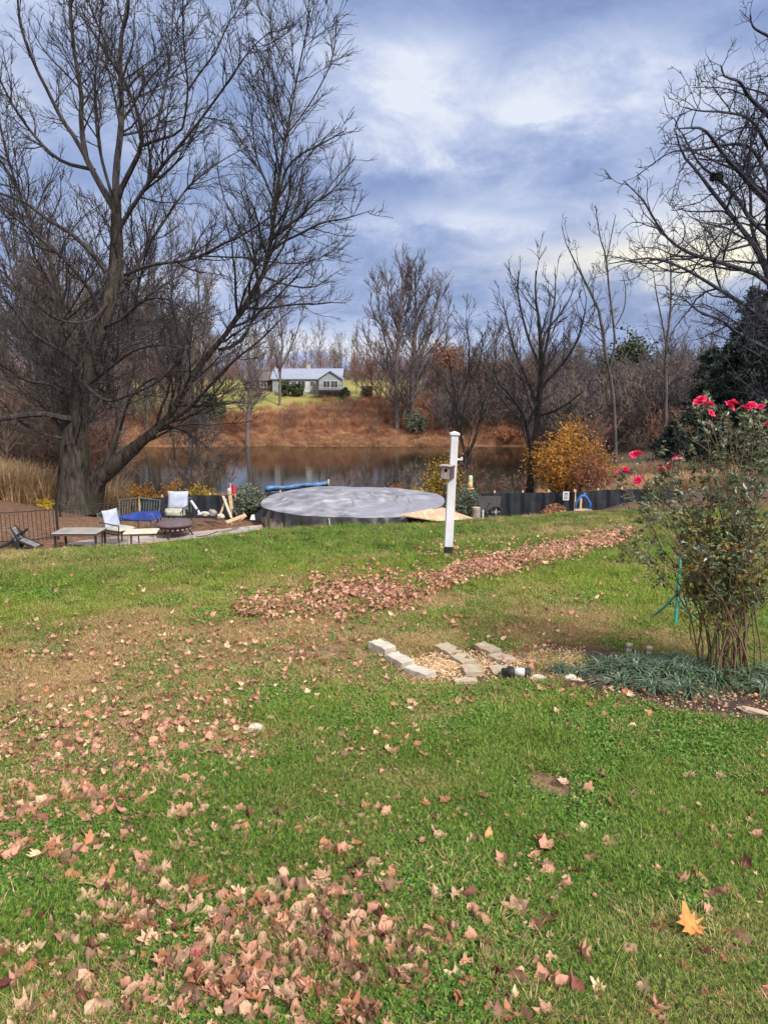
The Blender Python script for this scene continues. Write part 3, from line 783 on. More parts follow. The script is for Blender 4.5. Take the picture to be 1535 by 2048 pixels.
LV_crook = [dict(per_m=1.7, t0=.15, t1=1, ang=(.5, 1.2), lf=.42, m=8, gn=.24, up=.15, rf=.013, lmin=.8, lmax=3.2, k=4, rmin=.01),
            dict(per_m=3.0, t0=.1, t1=1, ang=(.5, 1.2), lf=.45, m=6, gn=.24, up=.2, rf=.010, lmin=.4, lmax=1.5, k=3, rmin=.008),
            dict(per_m=4.4, t0=.1, t1=1, ang=(.5, 1.1), lf=.5, m=4, gn=.2, up=.2, rf=.008, lmin=.2, lmax=.6, k=3, rmin=.006)]
right = [
 ([(1572, 1010, 66), (1568, 900, 54), (1562, 780, 48), (1556, 680, 44), (1548, 560, 38), (1540, 450, 34), (1545, 330, 30), (1556, 200, 24), (1565, 60, 16), (1570, -120, 8)], 27, 27),
 ([(1547, 580, 20), (1518, 511, 18), (1495, 475, 16), (1472, 446, 15), (1445, 410, 13), (1422, 382, 12), (1395, 345, 10), (1364, 309, 7), (1350, 262, 4)], 27, 24),
 ([(1546, 575, 17), (1512, 549, 15), (1470, 535, 13), (1422, 520, 12), (1375, 505, 10), (1334, 476, 8), (1305, 435, 7), (1287, 403, 5), (1246, 361, 3)], 27, 23),
 ([(1553, 660, 16), (1490, 612, 13), (1431, 575, 11), (1390, 550, 9), (1350, 530, 8), (1305, 517, 7), (1262, 520, 5), (1215, 528, 3)], 27, 24),
 ([(1534, 470, 16), (1500, 440, 13), (1475, 400, 12), (1437, 359, 10), (1404, 335, 8), (1380, 300, 6), (1362, 265, 4), (1348, 250, 3)], 27, 25),
 ([(1538, 405, 22), (1515, 385, 19), (1490, 358, 16), (1470, 335, 14), (1449, 314, 12), (1418, 271, 10), (1398, 256, 8), (1348, 258, 4)], 27, 23),
 ([(1550, 245, 18), (1522, 218, 14), (1496, 193, 11), (1478, 164, 9), (1447, 152, 5), (1440, 130, 3)], 27, 25),
 ([(1560, 90, 12), (1535, 72, 9), (1506, 55, 6), (1498, 30, 3)], 27, 26),
 ([(1556, 710, 14), (1480, 670, 11), (1440, 640, 9), (1400, 625, 7), (1370, 600, 4)], 27, 23),
 ([(1540, 360, 14), (1500, 296, 10), (1450, 290, 8), (1400, 300, 6), (1340, 305, 4), (1272, 352, 3)], 27, 26),
 ([(1538, 300, 12), (1500, 240, 9), (1450, 225, 7), (1400, 222, 5), (1370, 216, 3)], 27, 24),
 ([(1547, 560, 14), (1505, 470, 11), (1500, 400, 9), (1498, 320, 7), (1505, 240, 5), (1520, 150, 3)], 27, 29),
 ([(1526, 620, 18), (1580, 540, 16), (1640, 440, 12), (1700, 300, 8), (1740, 150, 4)], 27, 27),
 ([(1536, 420, 18), (1600, 330, 14), (1650, 200, 10), (1680, 40, 5)], 27, 25),
 ([(1545, 330, 14), (1600, 260, 10), (1600, 120, 7), (1590, -40, 4)], 27, 24),
]
ro, _ = tree('bare_tree', right, LV_crook, M['bark_dark'], 'tall dark bare tree with crooked twigs reaching in over the dark evergreen', trunk_n=1, seed=7, twigm=bark('crook_twig', (.018, .02, .035), (.05, .05, .065), None, 1, .3))
# nest in it
r_ = np.random.default_rng(5)
n = 170; a = r_.uniform(0, 2 * np.pi, n); cc = P(1432, 354, 25.0)
st = cc + np.stack([.17 * np.cos(a), .17 * np.sin(a), r_.uniform(-.11, .11, n)], -1) * r_.uniform(.2, 1, n)[:, None]
dv = unit(np.stack([-np.sin(a), np.cos(a), r_.normal(0, .5, n)], -1)) * .16
V, F = tubes(np.stack([st - dv, st, st + dv * .9 + r_.normal(0, .02, (n, 3))], 1), np.full((n, 3), .011), 4)
link('nest', mesh_np('nest', V - cc, F, M['bark_dark']), loc=tuple(cc), label='dark round nest of sticks high in the bare tree at the right edge', cat='nest')

LV_mid = [dict(per_m=2.2, t0=.12, t1=1, ang=(.3, .8), lf=.36, m=7, gn=.10, up=.5, rf=.013, lmin=.7, lmax=3.6, k=4, rmin=.012),
          dict(per_m=3.0, t0=.12, t1=1, ang=(.35, .8), lf=.42, m=5, gn=.12, up=.4, rf=.011, lmin=.4, lmax=1.6, k=3, rmin=.010),
          dict(per_m=3.6, t0=.1, t1=1, ang=(.35, .8), lf=.5, m=4, gn=.1, up=.3, rf=.009, lmin=.25, lmax=.8, k=3, rmin=.008)]
dark = [
 ([(1058, 985, 28), (1060, 950, 22), (1063, 905, 21), (1072, 860, 19), (1077, 800, 17), (1080, 740, 15), (1081, 694, 13), (1077, 616, 10), (1070, 558, 7), (1071, 499, 3)], 34, 34),
 ([(1063, 905, 14), (1048, 835, 12), (1036, 812, 10), (1024, 796, 9), (1010, 775, 8), (997, 761, 6), (985, 720, 4)], 34, 31),
 ([(1074, 850, 12), (1066, 790, 10), (1048, 740, 9), (1030, 690, 8), (1018, 640, 6), (1008, 590, 4), (1004, 560, 2)], 34, 35),
 ([(1079, 780, 12), (1090, 760, 11), (1102, 745, 10), (1122, 718, 9), (1138, 694, 8), (1155, 655, 6), (1168, 600, 4), (1172, 560, 2)], 34, 32),
 ([(1080, 730, 11), (1090, 680, 9), (1100, 620, 8), (1108, 570, 6), (1110, 520, 3), (1108, 490, 1.5)], 34, 36),
 ([(1080, 720, 10), (1060, 670, 8), (1045, 610, 7), (1035, 550, 5), (1036, 505, 2)], 34, 33),
 ([(1078, 800, 10), (1100, 790, 8), (1130, 765, 7), (1160, 740, 5), (1190, 700, 3)], 34, 37),
 ([(1077, 830, 9), (1100, 825, 8), (1130, 810, 6), (1165, 780, 4)], 34, 31),
 ([(1056, 860, 8), (1030, 830, 7), (1000, 790, 6), (980, 730, 4), (975, 680, 2)], 34, 36),
 ([(1081, 690, 9), (1092, 640, 7), (1120, 600, 6), (1140, 560, 4), (1150, 520, 2)], 34, 35),
]
tree('young_tree', lower(dark, 800, 500, 42), LV_mid, M['bark_dark'], 'dark bare tree with upswept branches behind the white post, beside the orange shrub', trunk_n=1, seed=9, twigm=bark('dark_twig', (.022, .02, .026), (.055, .05, .055), None, 1, .3))
ytree = [
 ([(926, 960, 10), (928, 930, 9), (930, 913, 9), (922, 875, 7), (915, 843, 7), (917, 800, 6), (934, 757, 5), (938, 694, 4), (930, 640, 2)], 46, 46),
 ([(930, 915, 8), (941, 895, 8), (950, 874, 8), (958, 845, 7), (966, 812, 6), (985, 753, 5), (992, 700, 3), (985, 660, 2)], 46, 45),
 ([(917, 800, 4), (905, 770, 4), (900, 730, 3), (893, 700, 2)], 46, 44), ([(966, 812, 4), (955, 770, 4), (960, 720, 3), (965, 670, 2)], 46, 47)]
tree('forked_tree', ytree, LV_mid, M['bark_dark'], 'slim bare tree forked low into a V just right of the white post', trunk_n=2, seed=12)
LV_far = [dict(per_m=1.5, t0=.12, t1=1, ang=(.25, .65), lf=.34, m=6, gn=.08, up=.6, rf=.010, lmin=1.5, lmax=6, k=4, rmin=.026),
          dict(per_m=1.9, t0=.1, t1=1, ang=(.3, .75), lf=.42, m=5, gn=.12, up=.4, rf=.010, lmin=.8, lmax=2.6, k=3, rmin=.02),
          dict(per_m=2.2, t0=.1, t1=1, ang=(.3, .8), lf=.5, m=4, gn=.1, up=.3, rf=.010, lmin=.5, lmax=1.3, k=3, rmin=.016)]
pair = [
 ([(796, 893, 17), (793, 830, 15), (792, 733, 13), (796, 670, 12), (798, 616, 11), (803, 555, 8), (805, 497, 3)], 86, 86),
 ([(824, 893, 16), (822, 862, 15), (825, 733, 14), (828, 690, 12), (829, 655, 11), (831, 580, 8), (829, 494, 3)], 86, 86),
 ([(826, 730, 8), (836, 697, 8), (856, 655, 7), (866, 600, 5), (877, 545, 3), (880, 520, 1.5)], 86, 88), ([(829, 640, 7), (842, 600, 6), (854, 560, 4), (862, 510, 2)], 86, 84),
 ([(793, 720, 8), (778, 690, 7), (766, 640, 6), (758, 580, 4), (752, 520, 2)], 86, 84), ([(797, 640, 7), (785, 600, 6), (777, 550, 4), (772, 500, 2)], 86, 89),
 ([(800, 600, 5), (812, 560, 4), (816, 500, 2)], 86, 86), ([(793, 760, 6), (770, 730, 5), (745, 690, 4), (728, 640, 2)], 86, 84), ([(826, 760, 6), (850, 725, 5), (880, 690, 4), (900, 650, 2)], 86, 85)]
pair += [([(792, 700, 7), (800, 660, 6), (812, 600, 5), (818, 540, 3), (820, 500, 1.5)], 86, 87), ([(828, 700, 7), (848, 650, 6), (868, 590, 4), (884, 550, 2)], 86, 87), ([(793, 690, 7), (772, 640, 5), (748, 600, 4), (738, 560, 2)], 86, 88), ([(829, 720, 6), (862, 680, 5), (892, 620, 3), (896, 580, 1.5)], 86, 88), ([(798, 640, 6), (786, 580, 5), (780, 520, 2)], 86, 83)]
LV_pair = [dict(l) for l in LV_far]; LV_pair[0].update(per_m=2.2, ang=(.35, .8)); LV_pair[1].update(per_m=2.5)
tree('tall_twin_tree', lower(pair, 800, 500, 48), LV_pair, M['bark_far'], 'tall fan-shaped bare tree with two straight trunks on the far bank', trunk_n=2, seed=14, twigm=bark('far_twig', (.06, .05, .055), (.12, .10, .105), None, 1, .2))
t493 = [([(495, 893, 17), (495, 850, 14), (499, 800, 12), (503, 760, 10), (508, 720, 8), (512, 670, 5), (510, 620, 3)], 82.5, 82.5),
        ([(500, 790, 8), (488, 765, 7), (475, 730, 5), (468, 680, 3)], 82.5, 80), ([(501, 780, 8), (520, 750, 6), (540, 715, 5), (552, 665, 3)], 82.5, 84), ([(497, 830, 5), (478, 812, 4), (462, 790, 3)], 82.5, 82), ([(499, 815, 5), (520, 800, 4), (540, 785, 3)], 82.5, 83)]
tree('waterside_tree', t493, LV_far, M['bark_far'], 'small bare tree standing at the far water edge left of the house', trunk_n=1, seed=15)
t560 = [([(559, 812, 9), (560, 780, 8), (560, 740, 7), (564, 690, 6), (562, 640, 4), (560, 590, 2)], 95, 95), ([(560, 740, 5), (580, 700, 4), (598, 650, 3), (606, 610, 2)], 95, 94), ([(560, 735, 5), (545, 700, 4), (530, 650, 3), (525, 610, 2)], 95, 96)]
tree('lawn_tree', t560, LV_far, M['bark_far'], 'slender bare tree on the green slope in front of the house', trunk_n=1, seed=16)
t1220 = [([(1232, 975, 13), (1230, 900, 12), (1226, 800, 11), (1217, 740, 10), (1208, 696, 9), (1197, 622, 8), (1176, 578, 7), (1155, 535, 5), (1132, 490, 3), (1122, 450, 1.5)], 48, 48),
         ([(1218, 740, 8), (1228, 690, 7), (1226, 652, 7), (1217, 578, 6), (1211, 517, 5), (1198, 470, 4), (1190, 410, 2)], 48, 46), ([(1212, 520, 4), (1222, 470, 3), (1230, 430, 2)], 47, 46), ([(1190, 605, 4), (1180, 650, 4), (1160, 640, 3), (1150, 600, 2)], 48, 47), ([(1226, 660, 4), (1246, 620, 4), (1250, 580, 3), (1244, 550, 2)], 47, 47)]
LV_thin = [dict(per_m=1.2, t0=.35, t1=1, ang=(.4, 1.1), lf=.22, m=7, gn=.2, up=.4, rf=.012, lmax=3, k=4),
           dict(per_m=2.0, t0=.1, t1=1, ang=(.4, 1.1), lf=.42, m=5, gn=.2, up=.3, rf=.010, lmax=1.4, k=3),
           dict(per_m=3.0, t0=.1, t1=1, ang=(.4, 1.), lf=.5, m=4, gn=.15, up=.2, rf=.009, lmin=.3, lmax=.8, k=3, rmin=.012)]
tree('slim_tree', t1220, LV_thin, M['bark_mid'], 'tall thin crooked bare tree rising behind the orange shrub, paler low on its trunk', trunk_n=2, seed=17)
t1335 = [([(1332, 960, 12), (1330, 850, 11), (1331, 760, 10), (1331, 696, 9), (1340, 616, 7), (1340, 540, 4), (1338, 490, 2)], 55, 55), ([(1331, 690, 5), (1322, 640, 5), (1312, 590, 4), (1305, 540, 2)], 55, 53),
         ([(1338, 625, 5), (1358, 590, 4), (1380, 555, 3)], 55, 56), ([(1330, 760, 5), (1300, 730, 4), (1280, 690, 3)], 55, 54), ([(1331, 720, 5), (1355, 700, 4), (1380, 650, 3)], 55, 56)]
tree('slim_tree', t1335, LV_thin, M['bark_mid'], 'slim bare tree left of the dark evergreen with a Y-shaped top', trunk_n=1, seed=18)

# prototypes for the woods, each grown from one upright leader
def upright(h, r, lean, seed, m=16, forks=3, spread=.35):
    r_ = np.random.default_rng(seed); Ps, Rs = [], []
    s = np.linspace(0, 1, m)
    p = np.stack([lean * h * s ** 1.5 + .015 * h * np.sin(s * 5 + seed), .02 * h * np.sin(s * 4 + 2 * seed), h * s], -1)
    Ps.append(p); Rs.append(r * (1 - .88 * s))
    for i in range(forks):
        t0 = r_.uniform(.22, .6); a = r_.uniform(0, 6.28); L = h * (1 - t0) * r_.uniform(.6, .95)
        b0 = np.array([np.interp(t0, s, p[:, k]) for k in range(3)])
        d = np.array([math.cos(a), math.sin(a), 0]) * spread * r_.uniform(.6, 1.3)
        q = b0 + d * L * (s[:, None] ** .8) + np.array([0, 0, 1.]) * L * s[:, None] * .9
        Ps.append(q); Rs.append(r * (1 - .88 * t0) * .65 * (1 - .85 * s))
    return np.stack(Ps), np.stack(Rs)
def proto_tree(seed, h, r, levels, bm, tm, forks=3, spread=.35, lean=.0):
    Pn, Rn = upright(h, r, lean, seed, forks=forks, spread=spread)
    tr = mesh_np('trunk', *tubes(Pn, Rn, 7), bm, True)
    cur = (Pn, Rn); al = []
    for k, lv in enumerate(levels):
        lv = dict(lv); kk = lv.pop('k', 3); cur = grow(cur[0], cur[1], seed=seed * 13 + k, **lv); al.append(tubes(cur[0], cur[1], kk))
    V, F = joinVF(al)
    return tr, mesh_np('crown', V, F, tm, False)
def put_tree(pr, x, y, s, rz, name, label, group, dz=-.2, cat='tree'):
    o = empty(name, (x, y, g1(x, y) + dz), label, cat, group, rz); o.scale = (s, s, s * random.uniform(.9, 1.1))
    link('trunk', pr[0], o); link('crown', pr[1], o)
    return o
LV_w = [dict(per_m=1.9, t0=.12, t1=1, ang=(.4, .9), lf=.30, m=6, gn=.14, up=.4, rf=.010, lmin=.9, lmax=3.4, k=3, rmin=.02),
        dict(per_m=2.4, t0=.1, t1=1, ang=(.4, .9), lf=.42, m=4, gn=.14, up=.3, rf=.010, lmin=.5, lmax=1.5, k=3, rmin=.016),
        dict(per_m=2.8, t0=.1, t1=1, ang=(.4, .9), lf=.5, m=3, gn=.12, up=.2, rf=.010, lmin=.35, lmax=.9, k=3, rmin=.013)]
tw_w = bark('wood_twig', (.045, .038, .042), (.095, .08, .085), None, 1, .2)
tw_l = bark('left_wood_twig', (.065, .05, .042), (.15, .115, .095), None, 1, .2)
wood = [proto_tree(100 + i, 14, .13, LV_w, M['bark_mid'], (tw_l if i % 2 else tw_w), forks=3, spread=.3) for i in range(4)]
redw = [proto_tree(120 + i, 8, .09, LV_w, M['bark_far'], M['twig_red'], forks=5, spread=.5) for i in range(2)]
brushp = [proto_tree(140 + i, 4.2, .035, [dict(per_m=2.6, t0=.05, t1=1, ang=(.4, 1.), lf=.36, m=5, gn=.16, up=.4, rf=.010, lmin=.5, lmax=1.8, k=3, rmin=.012),
          dict(per_m=4.5, t0=.05, t1=1, ang=(.4, 1.), lf=.45, m=4, gn=.16, up=.2, rf=.010, lmin=.3, lmax=.9, k=3, rmin=.010)], M['bark_mid'], (tw_l if i else M['twig_red']), forks=9, spread=.8) for i in range(2)]
brushg = proto_tree(150, 4.2, .035, [dict(per_m=2.6, t0=.05, t1=1, ang=(.4, 1.), lf=.36, m=5, gn=.16, up=.4, rf=.010, lmin=.5, lmax=1.8, k=3, rmin=.012),
          dict(per_m=4.5, t0=.05, t1=1, ang=(.4, 1.), lf=.45, m=4, gn=.16, up=.2, rf=.010, lmin=.3, lmax=.9, k=3, rmin=.010)], M['bark_mid'], tw_w, forks=9, spread=.8)
rr_ = np.random.default_rng(77)
# woods behind the maple on the left
gl = 'bare trees in the woods behind the big maple'
for i in range(34):
    px = rr_.uniform(-260, 215); d = rr_.uniform(34, 70); x = P(px, 900, d)[0]
    s = rr_.uniform(.75, 1.15) * (1.0 if px > 60 else .85)
    put_tree(wood[i % 4], x, d, s, rr_.uniform(0, 6.28), 'woods_tree', 'bare brown tree in the thicket of woods left of and behind the big spreading tree', gl)
for i, (px, d, s) in enumerate([(300, 86, 1.35), (340, 90, 1.2), (385, 84, 1.15), (405, 95, 1.45), (360, 104, 1.6), (270, 88, 1.4), (430, 98, 1.1), (250, 84, 1.0), (318, 97, 1.5)]):
    x = P(px, 900, d)[0]
    put_tree(wood[i % 4], x, d, s, rr_.uniform(0, 6.28), 'bank_tree', 'bare tree on the far left bank seen between the stems of the big spreading tree', 'bare trees on the far left bank')
for i, (px, d, s) in enumerate([(378, 47, .62), (398, 49, .75), (418, 46, .5), (345, 48, .6), (660, 46, .22), (735, 45, .26)]):
    x = P(px, 900, d)[0]
    put_tree(wood[(i + 2) % 4], x, d, s, rr_.uniform(0, 6.28), 'slender_tree', 'slender bare tree on the near pond bank with open water behind its trunk', 'slender bare trees on the near pond bank')
# wood on the right side of the pond
for i in range(34):
    px = rr_.uniform(1090, 1640); d = rr_.uniform(75, 120); x = P(px, 900, d)[0]
    put_tree(wood[(i % 2) * 2], x, d, rr_.uniform(.45, .75) * (1.25 if px > 1400 else 1), rr_.uniform(0, 6.28), 'woods_tree', 'bare grey tree in the wood beyond the orange shrub and dark evergreen', 'bare trees in the wood on the right')
for i, (px, d, s) in enumerate([(905, 88, .8), (945, 92, .75), (980, 88, .85), (1020, 92, .9), (1045, 87, .85), (1090, 90, .95), (870, 90, .7), (925, 100, .9), (1000, 104, 1.0)]):
    x = P(px, 900, d)[0]
    put_tree(wood[(i + 1) % 4], x, d, s * .78, rr_.uniform(0, 6.28), 'shore_tree', 'low bare tree on the far shore between the twin-trunked tree and the dark tree', 'bare trees on the far shore')
# reddish small trees right of the house and around the tall pair
for i, (px, d, s) in enumerate([(722, 96, .85), (742, 93, .9), (762, 90, .85), (781, 95, .85), (712, 102, .6), (845, 92, .8), (812, 90, .7), (735, 100, .9), (860, 96, .95), (757, 88, .6), (775, 100, 1.05), (838, 100, 1.0)]):
    x = P(px, 900, d)[0]
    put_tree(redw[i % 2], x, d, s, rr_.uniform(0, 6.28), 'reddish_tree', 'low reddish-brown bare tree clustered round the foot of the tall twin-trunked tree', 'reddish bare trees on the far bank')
# distant line of trees beyond the house
for i in range(18):
    px = 440 + i * 24 + rr_.uniform(-15, 15); d = rr_.uniform(185, 260); x = P(px, 900, d)[0]
    put_tree(redw[i % 2] if i % 3 else wood[i % 4], x, d, rr_.uniform(.75, 1.2), rr_.uniform(0, 6.28), 'distant_tree', 'distant bare tree in the low treeline on the horizon', 'bare trees along the horizon')
# brush
def brush(i, px, d, s, label, group):
    x = P(px, 900, d)[0]
    put_tree(brushp[i % 2], x, d, s, rr_.uniform(0, 6.28), 'bare_bush', label, group, -.1, 'bush')
for i in range(26): brush(i + 1, rr_.uniform(-150, 215), rr_.uniform(27, 50), rr_.uniform(.6, 1.0), 'leafless brown bush in the thicket behind the iron fence', 'leafless bushes behind the iron fence')
for i in range(30): brush(i, 560 + i * 18 + rr_.uniform(-8, 8), rr_.uniform(84, 89), rr_.uniform(.45, .85), 'leafless bush along the far water edge', 'leafless bushes on the far bank')
for i in range(30): brush(i + 1, rr_.uniform(1090, 1500), rr_.uniform(44, 80), rr_.uniform(.6, 1.1), 'leafless bush under the trees of the wood on the right', 'leafless bushes in the wood on the right')
for i, (px, d) in enumerate([(385, 44), (405, 46), (430, 45), (455, 47), (640, 45), (690, 44), (715, 46), (745, 45), (790, 44), (860, 44), (905, 42), (945, 43), (975, 41), (1000, 43), (1030, 42), (1052, 44), (350, 43), (665, 47), (820, 46)]): brush(i + 1, px, d, rr_.uniform(.45, .72), 'leafless bush on the near pond bank behind the pool and black fence', 'leafless bushes on the near pond bank')
for i in range(14): brush(i + 1, 255 + i * 12 + rr_.uniform(-5, 5), rr_.uniform(83, 88), rr_.uniform(.6, 1.0), 'leafless bush on the far left shore seen past the big trunk', 'leafless bushes on the far left shore')

# far-off and understorey wood that reads as one mass
def solid(pr):
    a_, b_ = pr
    def vf(me):
        V = np.empty(len(me.vertices) * 3, np.float32); me.vertices.foreach_get('co', V)
        F = np.empty(len(me.loops), np.int32); me.loops.foreach_get('vertex_index', F)
        return V.reshape(-1, 3), F.reshape(-1, 4)
    V, F = joinVF([vf(a_), vf(b_)]); return mesh_np('bare_tree_mass', V, F, b_.materials[0], False)
mass = [solid(wood[0]), solid(wood[1]), solid(redw[0]), solid(brushp[0]), solid(brushp[1]), solid(brushg)]
def massput(name, pxr, dr, n, sr, ids, label, seed, maxtop=None):
    q = np.random.default_rng(seed); px = q.uniform(*pxr, n); d = q.uniform(*dr, n); x = (px - 767.5) / FPX * d * 1.01
    scatter(name, mass, np.stack([x, d, g(x, d) - .2], -1), np.stack([0 * x, 0 * x, q.uniform(0, 6.28, n)], -1), q.uniform(*sr, n), q.choice(ids, n), {}, label, 'woodland')
massput('distant_wood', (-500, 2000), (150, 270), 1500, (.35, .8), [1, 2, 2, 5, 5], 'low mauve-brown treeline of bare trees along the horizon', 1)
massput('left_undergrowth', (-350, 235), (30, 78), 330, (.7, 1.3), [3, 4, 4, 4], 'dense brown leafless undergrowth filling the woods behind the big maple', 2)
massput('left_wood', (-350, 420), (88, 125), 130, (.7, 1.1), [0, 1, 2], 'dense leafless woodland far behind the big spreading tree', 5)
massput('right_undergrowth', (1080, 1800), (60, 105), 460, (.9, 1.9), [5, 5, 5, 4], 'dense grey-brown leafless undergrowth of the wood on the right of the pond', 3)
massput('bank_undergrowth', (860, 1100), (84, 106), 190, (.7, 1.5), [5, 3, 5, 4], 'tangled mauve-brown undergrowth on the far bank behind the white post', 4)

# ---- leafy and evergreen plants
def leafmesh(P0, n_per, rad, size, seed, asp=.6, droop=0., kk=4):
    r_ = np.random.default_rng(seed); n = len(P0) * n_per
    c = np.repeat(P0, n_per, 0) + r_.normal(size=(n, 3)) * rad
    nrm = unit(r_.normal(size=(n, 3)) + np.array([0, -.1, .5])); u = unit(np.cross(nrm, r_.normal(size=(n, 3)))); v = np.cross(nrm, u)
    s = size * r_.uniform(.6, 1.3, n)[:, None]
    V = np.stack([c - u * s, c + v * s * asp - u * s * .1 + nrm * s * .15, c + u * s - np.array([0, 0, droop]) * s, c - v * s * asp - u * s * .1 + nrm * s * .15], 1)
    F = np.arange(n * 4).reshape(n, 4)
    return V.reshape(-1, 3), F
def leafmat(name, stops, scale=3., tr=.3, rough=.6, scale2=25.):
    m = bpy.data.materials.new(name); m.use_nodes = True; t = NT(m.node_tree); b = m.node_tree.nodes['Principled BSDF']
    pos = t.n('ShaderNodeNewGeometry').outputs['Position']
    f = t.m('ADD', t.m('MULTIPLY', t.noise(pos, scale, 3, .6), .5), t.m('MULTIPLY', t.noise(pos, scale2, 2, .5), .5))
    c = t.ramp(f, [(.36 + .28 * i / max(1, len(stops) - 1), s) for i, s in enumerate(stops)])
    t.l(c, b.inputs['Base Color']); b.inputs['Roughness'].default_value = rough; b.inputs['Specular IOR Level'].default_value = .3
    trn = t.n('ShaderNodeBsdfTranslucent'); t.l(c, trn.inputs[0]); mx = t.n('ShaderNodeMixShader'); mx.inputs[0].default_value = tr
    t.l(b.outputs[0], mx.inputs[1]); t.l(trn.outputs[0], mx.inputs[2]); t.l(mx.outputs[0], m.node_tree.nodes['Material Output'].inputs[0])
    return m
ML = {
 'orange': leafmat('golden_leaves', [(.16, .055, .02), (.42, .19, .035), (.62, .33, .06), (.30, .13, .035)]),
 'yellow': leafmat('yellow_leaves', [(.12, .08, .02), (.38, .27, .03), (.58, .42, .07)]),
 'copper': leafmat('copper_leaves', [(.14, .05, .035), (.26, .10, .06), (.36, .16, .09)]),
 'cedar': leafmat('dark_needles', [(.006, .014, .014), (.016, .032, .028), (.04, .06, .045)], 1.2, .1, .7, 9),
 'pine': leafmat('green_needles', [(.014, .022, .012), (.035, .05, .024), (.07, .085, .04)], .8, .1, .7, 6),
 'grey': leafmat('grey_green_leaves', [(.04, .055, .035), (.10, .125, .085), (.20, .23, .17)], 4, .2),
 'green': leafmat('bush_leaves', [(.02, .05, .012), (.05, .11, .03), (.12, .18, .05)], 3, .2),
}
def shrub(name, px, d, py_top, wpx, leafm, label, n=26, per=26, leaf=.05, group=None, pytop_shape=None, seed=1, cat='shrub', hangs=.6, bark_='bark_mid', lift=0., rad=.13, py0=None):
    base = on(px, d) if py0 is None else np.array([P(px, py0, d)[0], d, P(px, py0, d)[2]])
    h = P(px, py_top, d)[2] - base[2]; w = wpx / FPX * d
    r_ = np.random.default_rng(seed)
    o = empty(name, base, label, cat, group)
    m = 7; s = np.linspace(0, 1, m); az_ = r_.uniform(0, 6.28, n); out = (w / 2) * np.sqrt(r_.uniform(.0, 1, n)); hh = h * (1.0 - .5 * (out / (w / 2)) ** 1.6) * r_.uniform(.72, 1.0, n)
    Pn = np.stack([np.stack([np.cos(az_) * out * (q ** .8), np.sin(az_) * out * (q ** .8), hh * q], -1) for q in s], 1)
    Pn[:, 1:] += r_.normal(size=Pn[:, 1:].shape) * .02 * h
    Rn = np.full((n, m), .0) + (.006 + .006 * h) * (1 - .75 * s)
    c1 = grow(Pn, Rn, 4.0 / max(h, .5) * 1.6, .25, 1, (.4, 1.0), .35, 5, .15, .2, .012, .15, 1.5, seed=seed + 5)
    V, F = joinVF([tubes(Pn, Rn, 5), tubes(c1[0], c1[1], 3)])
    link('stems', mesh_np('stems', V, F, M[bark_], False), o)
    tips = np.concatenate([c1[0][:, 2:].reshape(-1, 3), Pn[:, 4:].reshape(-1, 3)])
    tips = tips[tips[:, 2] > lift * h]
    tips = tips[r_.permutation(len(tips))[:max(20, int(per * n))]]
    V, F = leafmesh(tips, 7, rad * h * .35, leaf, seed + 3)
    link('foliage', mesh_np('foliage', V, F, leafm, False), o)
    return o
shrub('orange_shrub', 1135, 33, 835, 175, ML['orange'], 'large golden orange leafy shrub beside the dark bare tree', 60, 26, .06, seed=2)
shrub('orange_shrub', 1178, 31, 872, 90, ML['copper'], 'rusty pinkish shrub at the right foot of the golden one, above the black fence', 26, 12, .05, seed=3)
shrub('yellow_sapling', 884, 34, 862, 48, ML['yellow'], 'narrow yellow-leaved sapling just left of the white post', 16, 16, .055, seed=4)
for i, (px, d, pt, w, lm, lb) in enumerate([
    (285, 29, 955, 70, 'orange', 'low orange-leaved bush right of the big trunk, left one of two'), (345, 30, 955, 70, 'orange', 'low orange-brown bush behind the chair with the pale cushion'),
    (400, 30, 962, 60, 'yellow', 'low yellow-green bush behind the black fabric fence and leaning boards'), (795, 30, 962, 45, 'copper', 'small red-orange bush just beyond the covered pool'),
    (835, 29, 965, 50, 'yellow', 'low yellow-green bush behind the right end of the covered pool'), (100, 26, 1000, 60, 'yellow', 'small olive bush behind the iron fence')]):
    shrub('low_bush', px, d, pt, w, ML[lm], lb, 22, 12, .05, seed=20 + i)
shrub('evergreen_shrub', 495, 21.2, 968, 75, ML['grey'], 'dark grey-green shrub between the leaning boards and the covered pool', 30, 22, .035, seed=31)
shrub('evergreen_shrub', 938, 22.6, 962, 62, ML['grey'], 'grey-green shrub right behind the white post', 26, 20, .035, seed=32)
shrub('evergreen_shrub', 432, 88, 780, 44, ML['green'], 'dark green bush on the far left bank beside the reddish slope', 26, 22, .16, seed=33)
shrub('evergreen_shrub', 748, 93, 812, 18, ML['pine'], 'small dark evergreen bush on the far rust-coloured slope', 20, 14, .16, seed=34)
shrub('rounded_tree', 885, 100, 676, 66, ML['copper'], 'rounded rusty copper-leaved tree right of the twin-trunked tree', 40, 34, .2, seed=35, cat='tree')
shrub('evergreen_tree', 1245, 88, 655, 105, ML['pine'], 'rounded dark green evergreen behind the thin crooked tree', 60, 44, .22, seed=36, cat='tree')
shrub('pink_shrub', 1010, 84, 862, 110, ML['copper'], 'low pinkish shrub on the far shore right of the white post', 40, 16, .12, seed=37)
shrub('green_shrub', 830, 85, 815, 46, ML['grey'], 'loose olive green bush on the far bank below the twin-trunked tree', 26, 12, .12, seed=38)
for i, (px, w) in enumerate([(575, 40), (600, 36), (735, 34), (690, 30)]):
    shrub('house_shrub', px, 101 if i < 2 else 98, 758 + 6 * i, w * .7, ML['pine'], ['dark shrub left of the pale house door', 'dark shrub against the house wall nearest its door', 'dark shrub right of the house gable end', 'dark shrub beside the house deck'][i], 20, 12, .2, seed=40 + i)

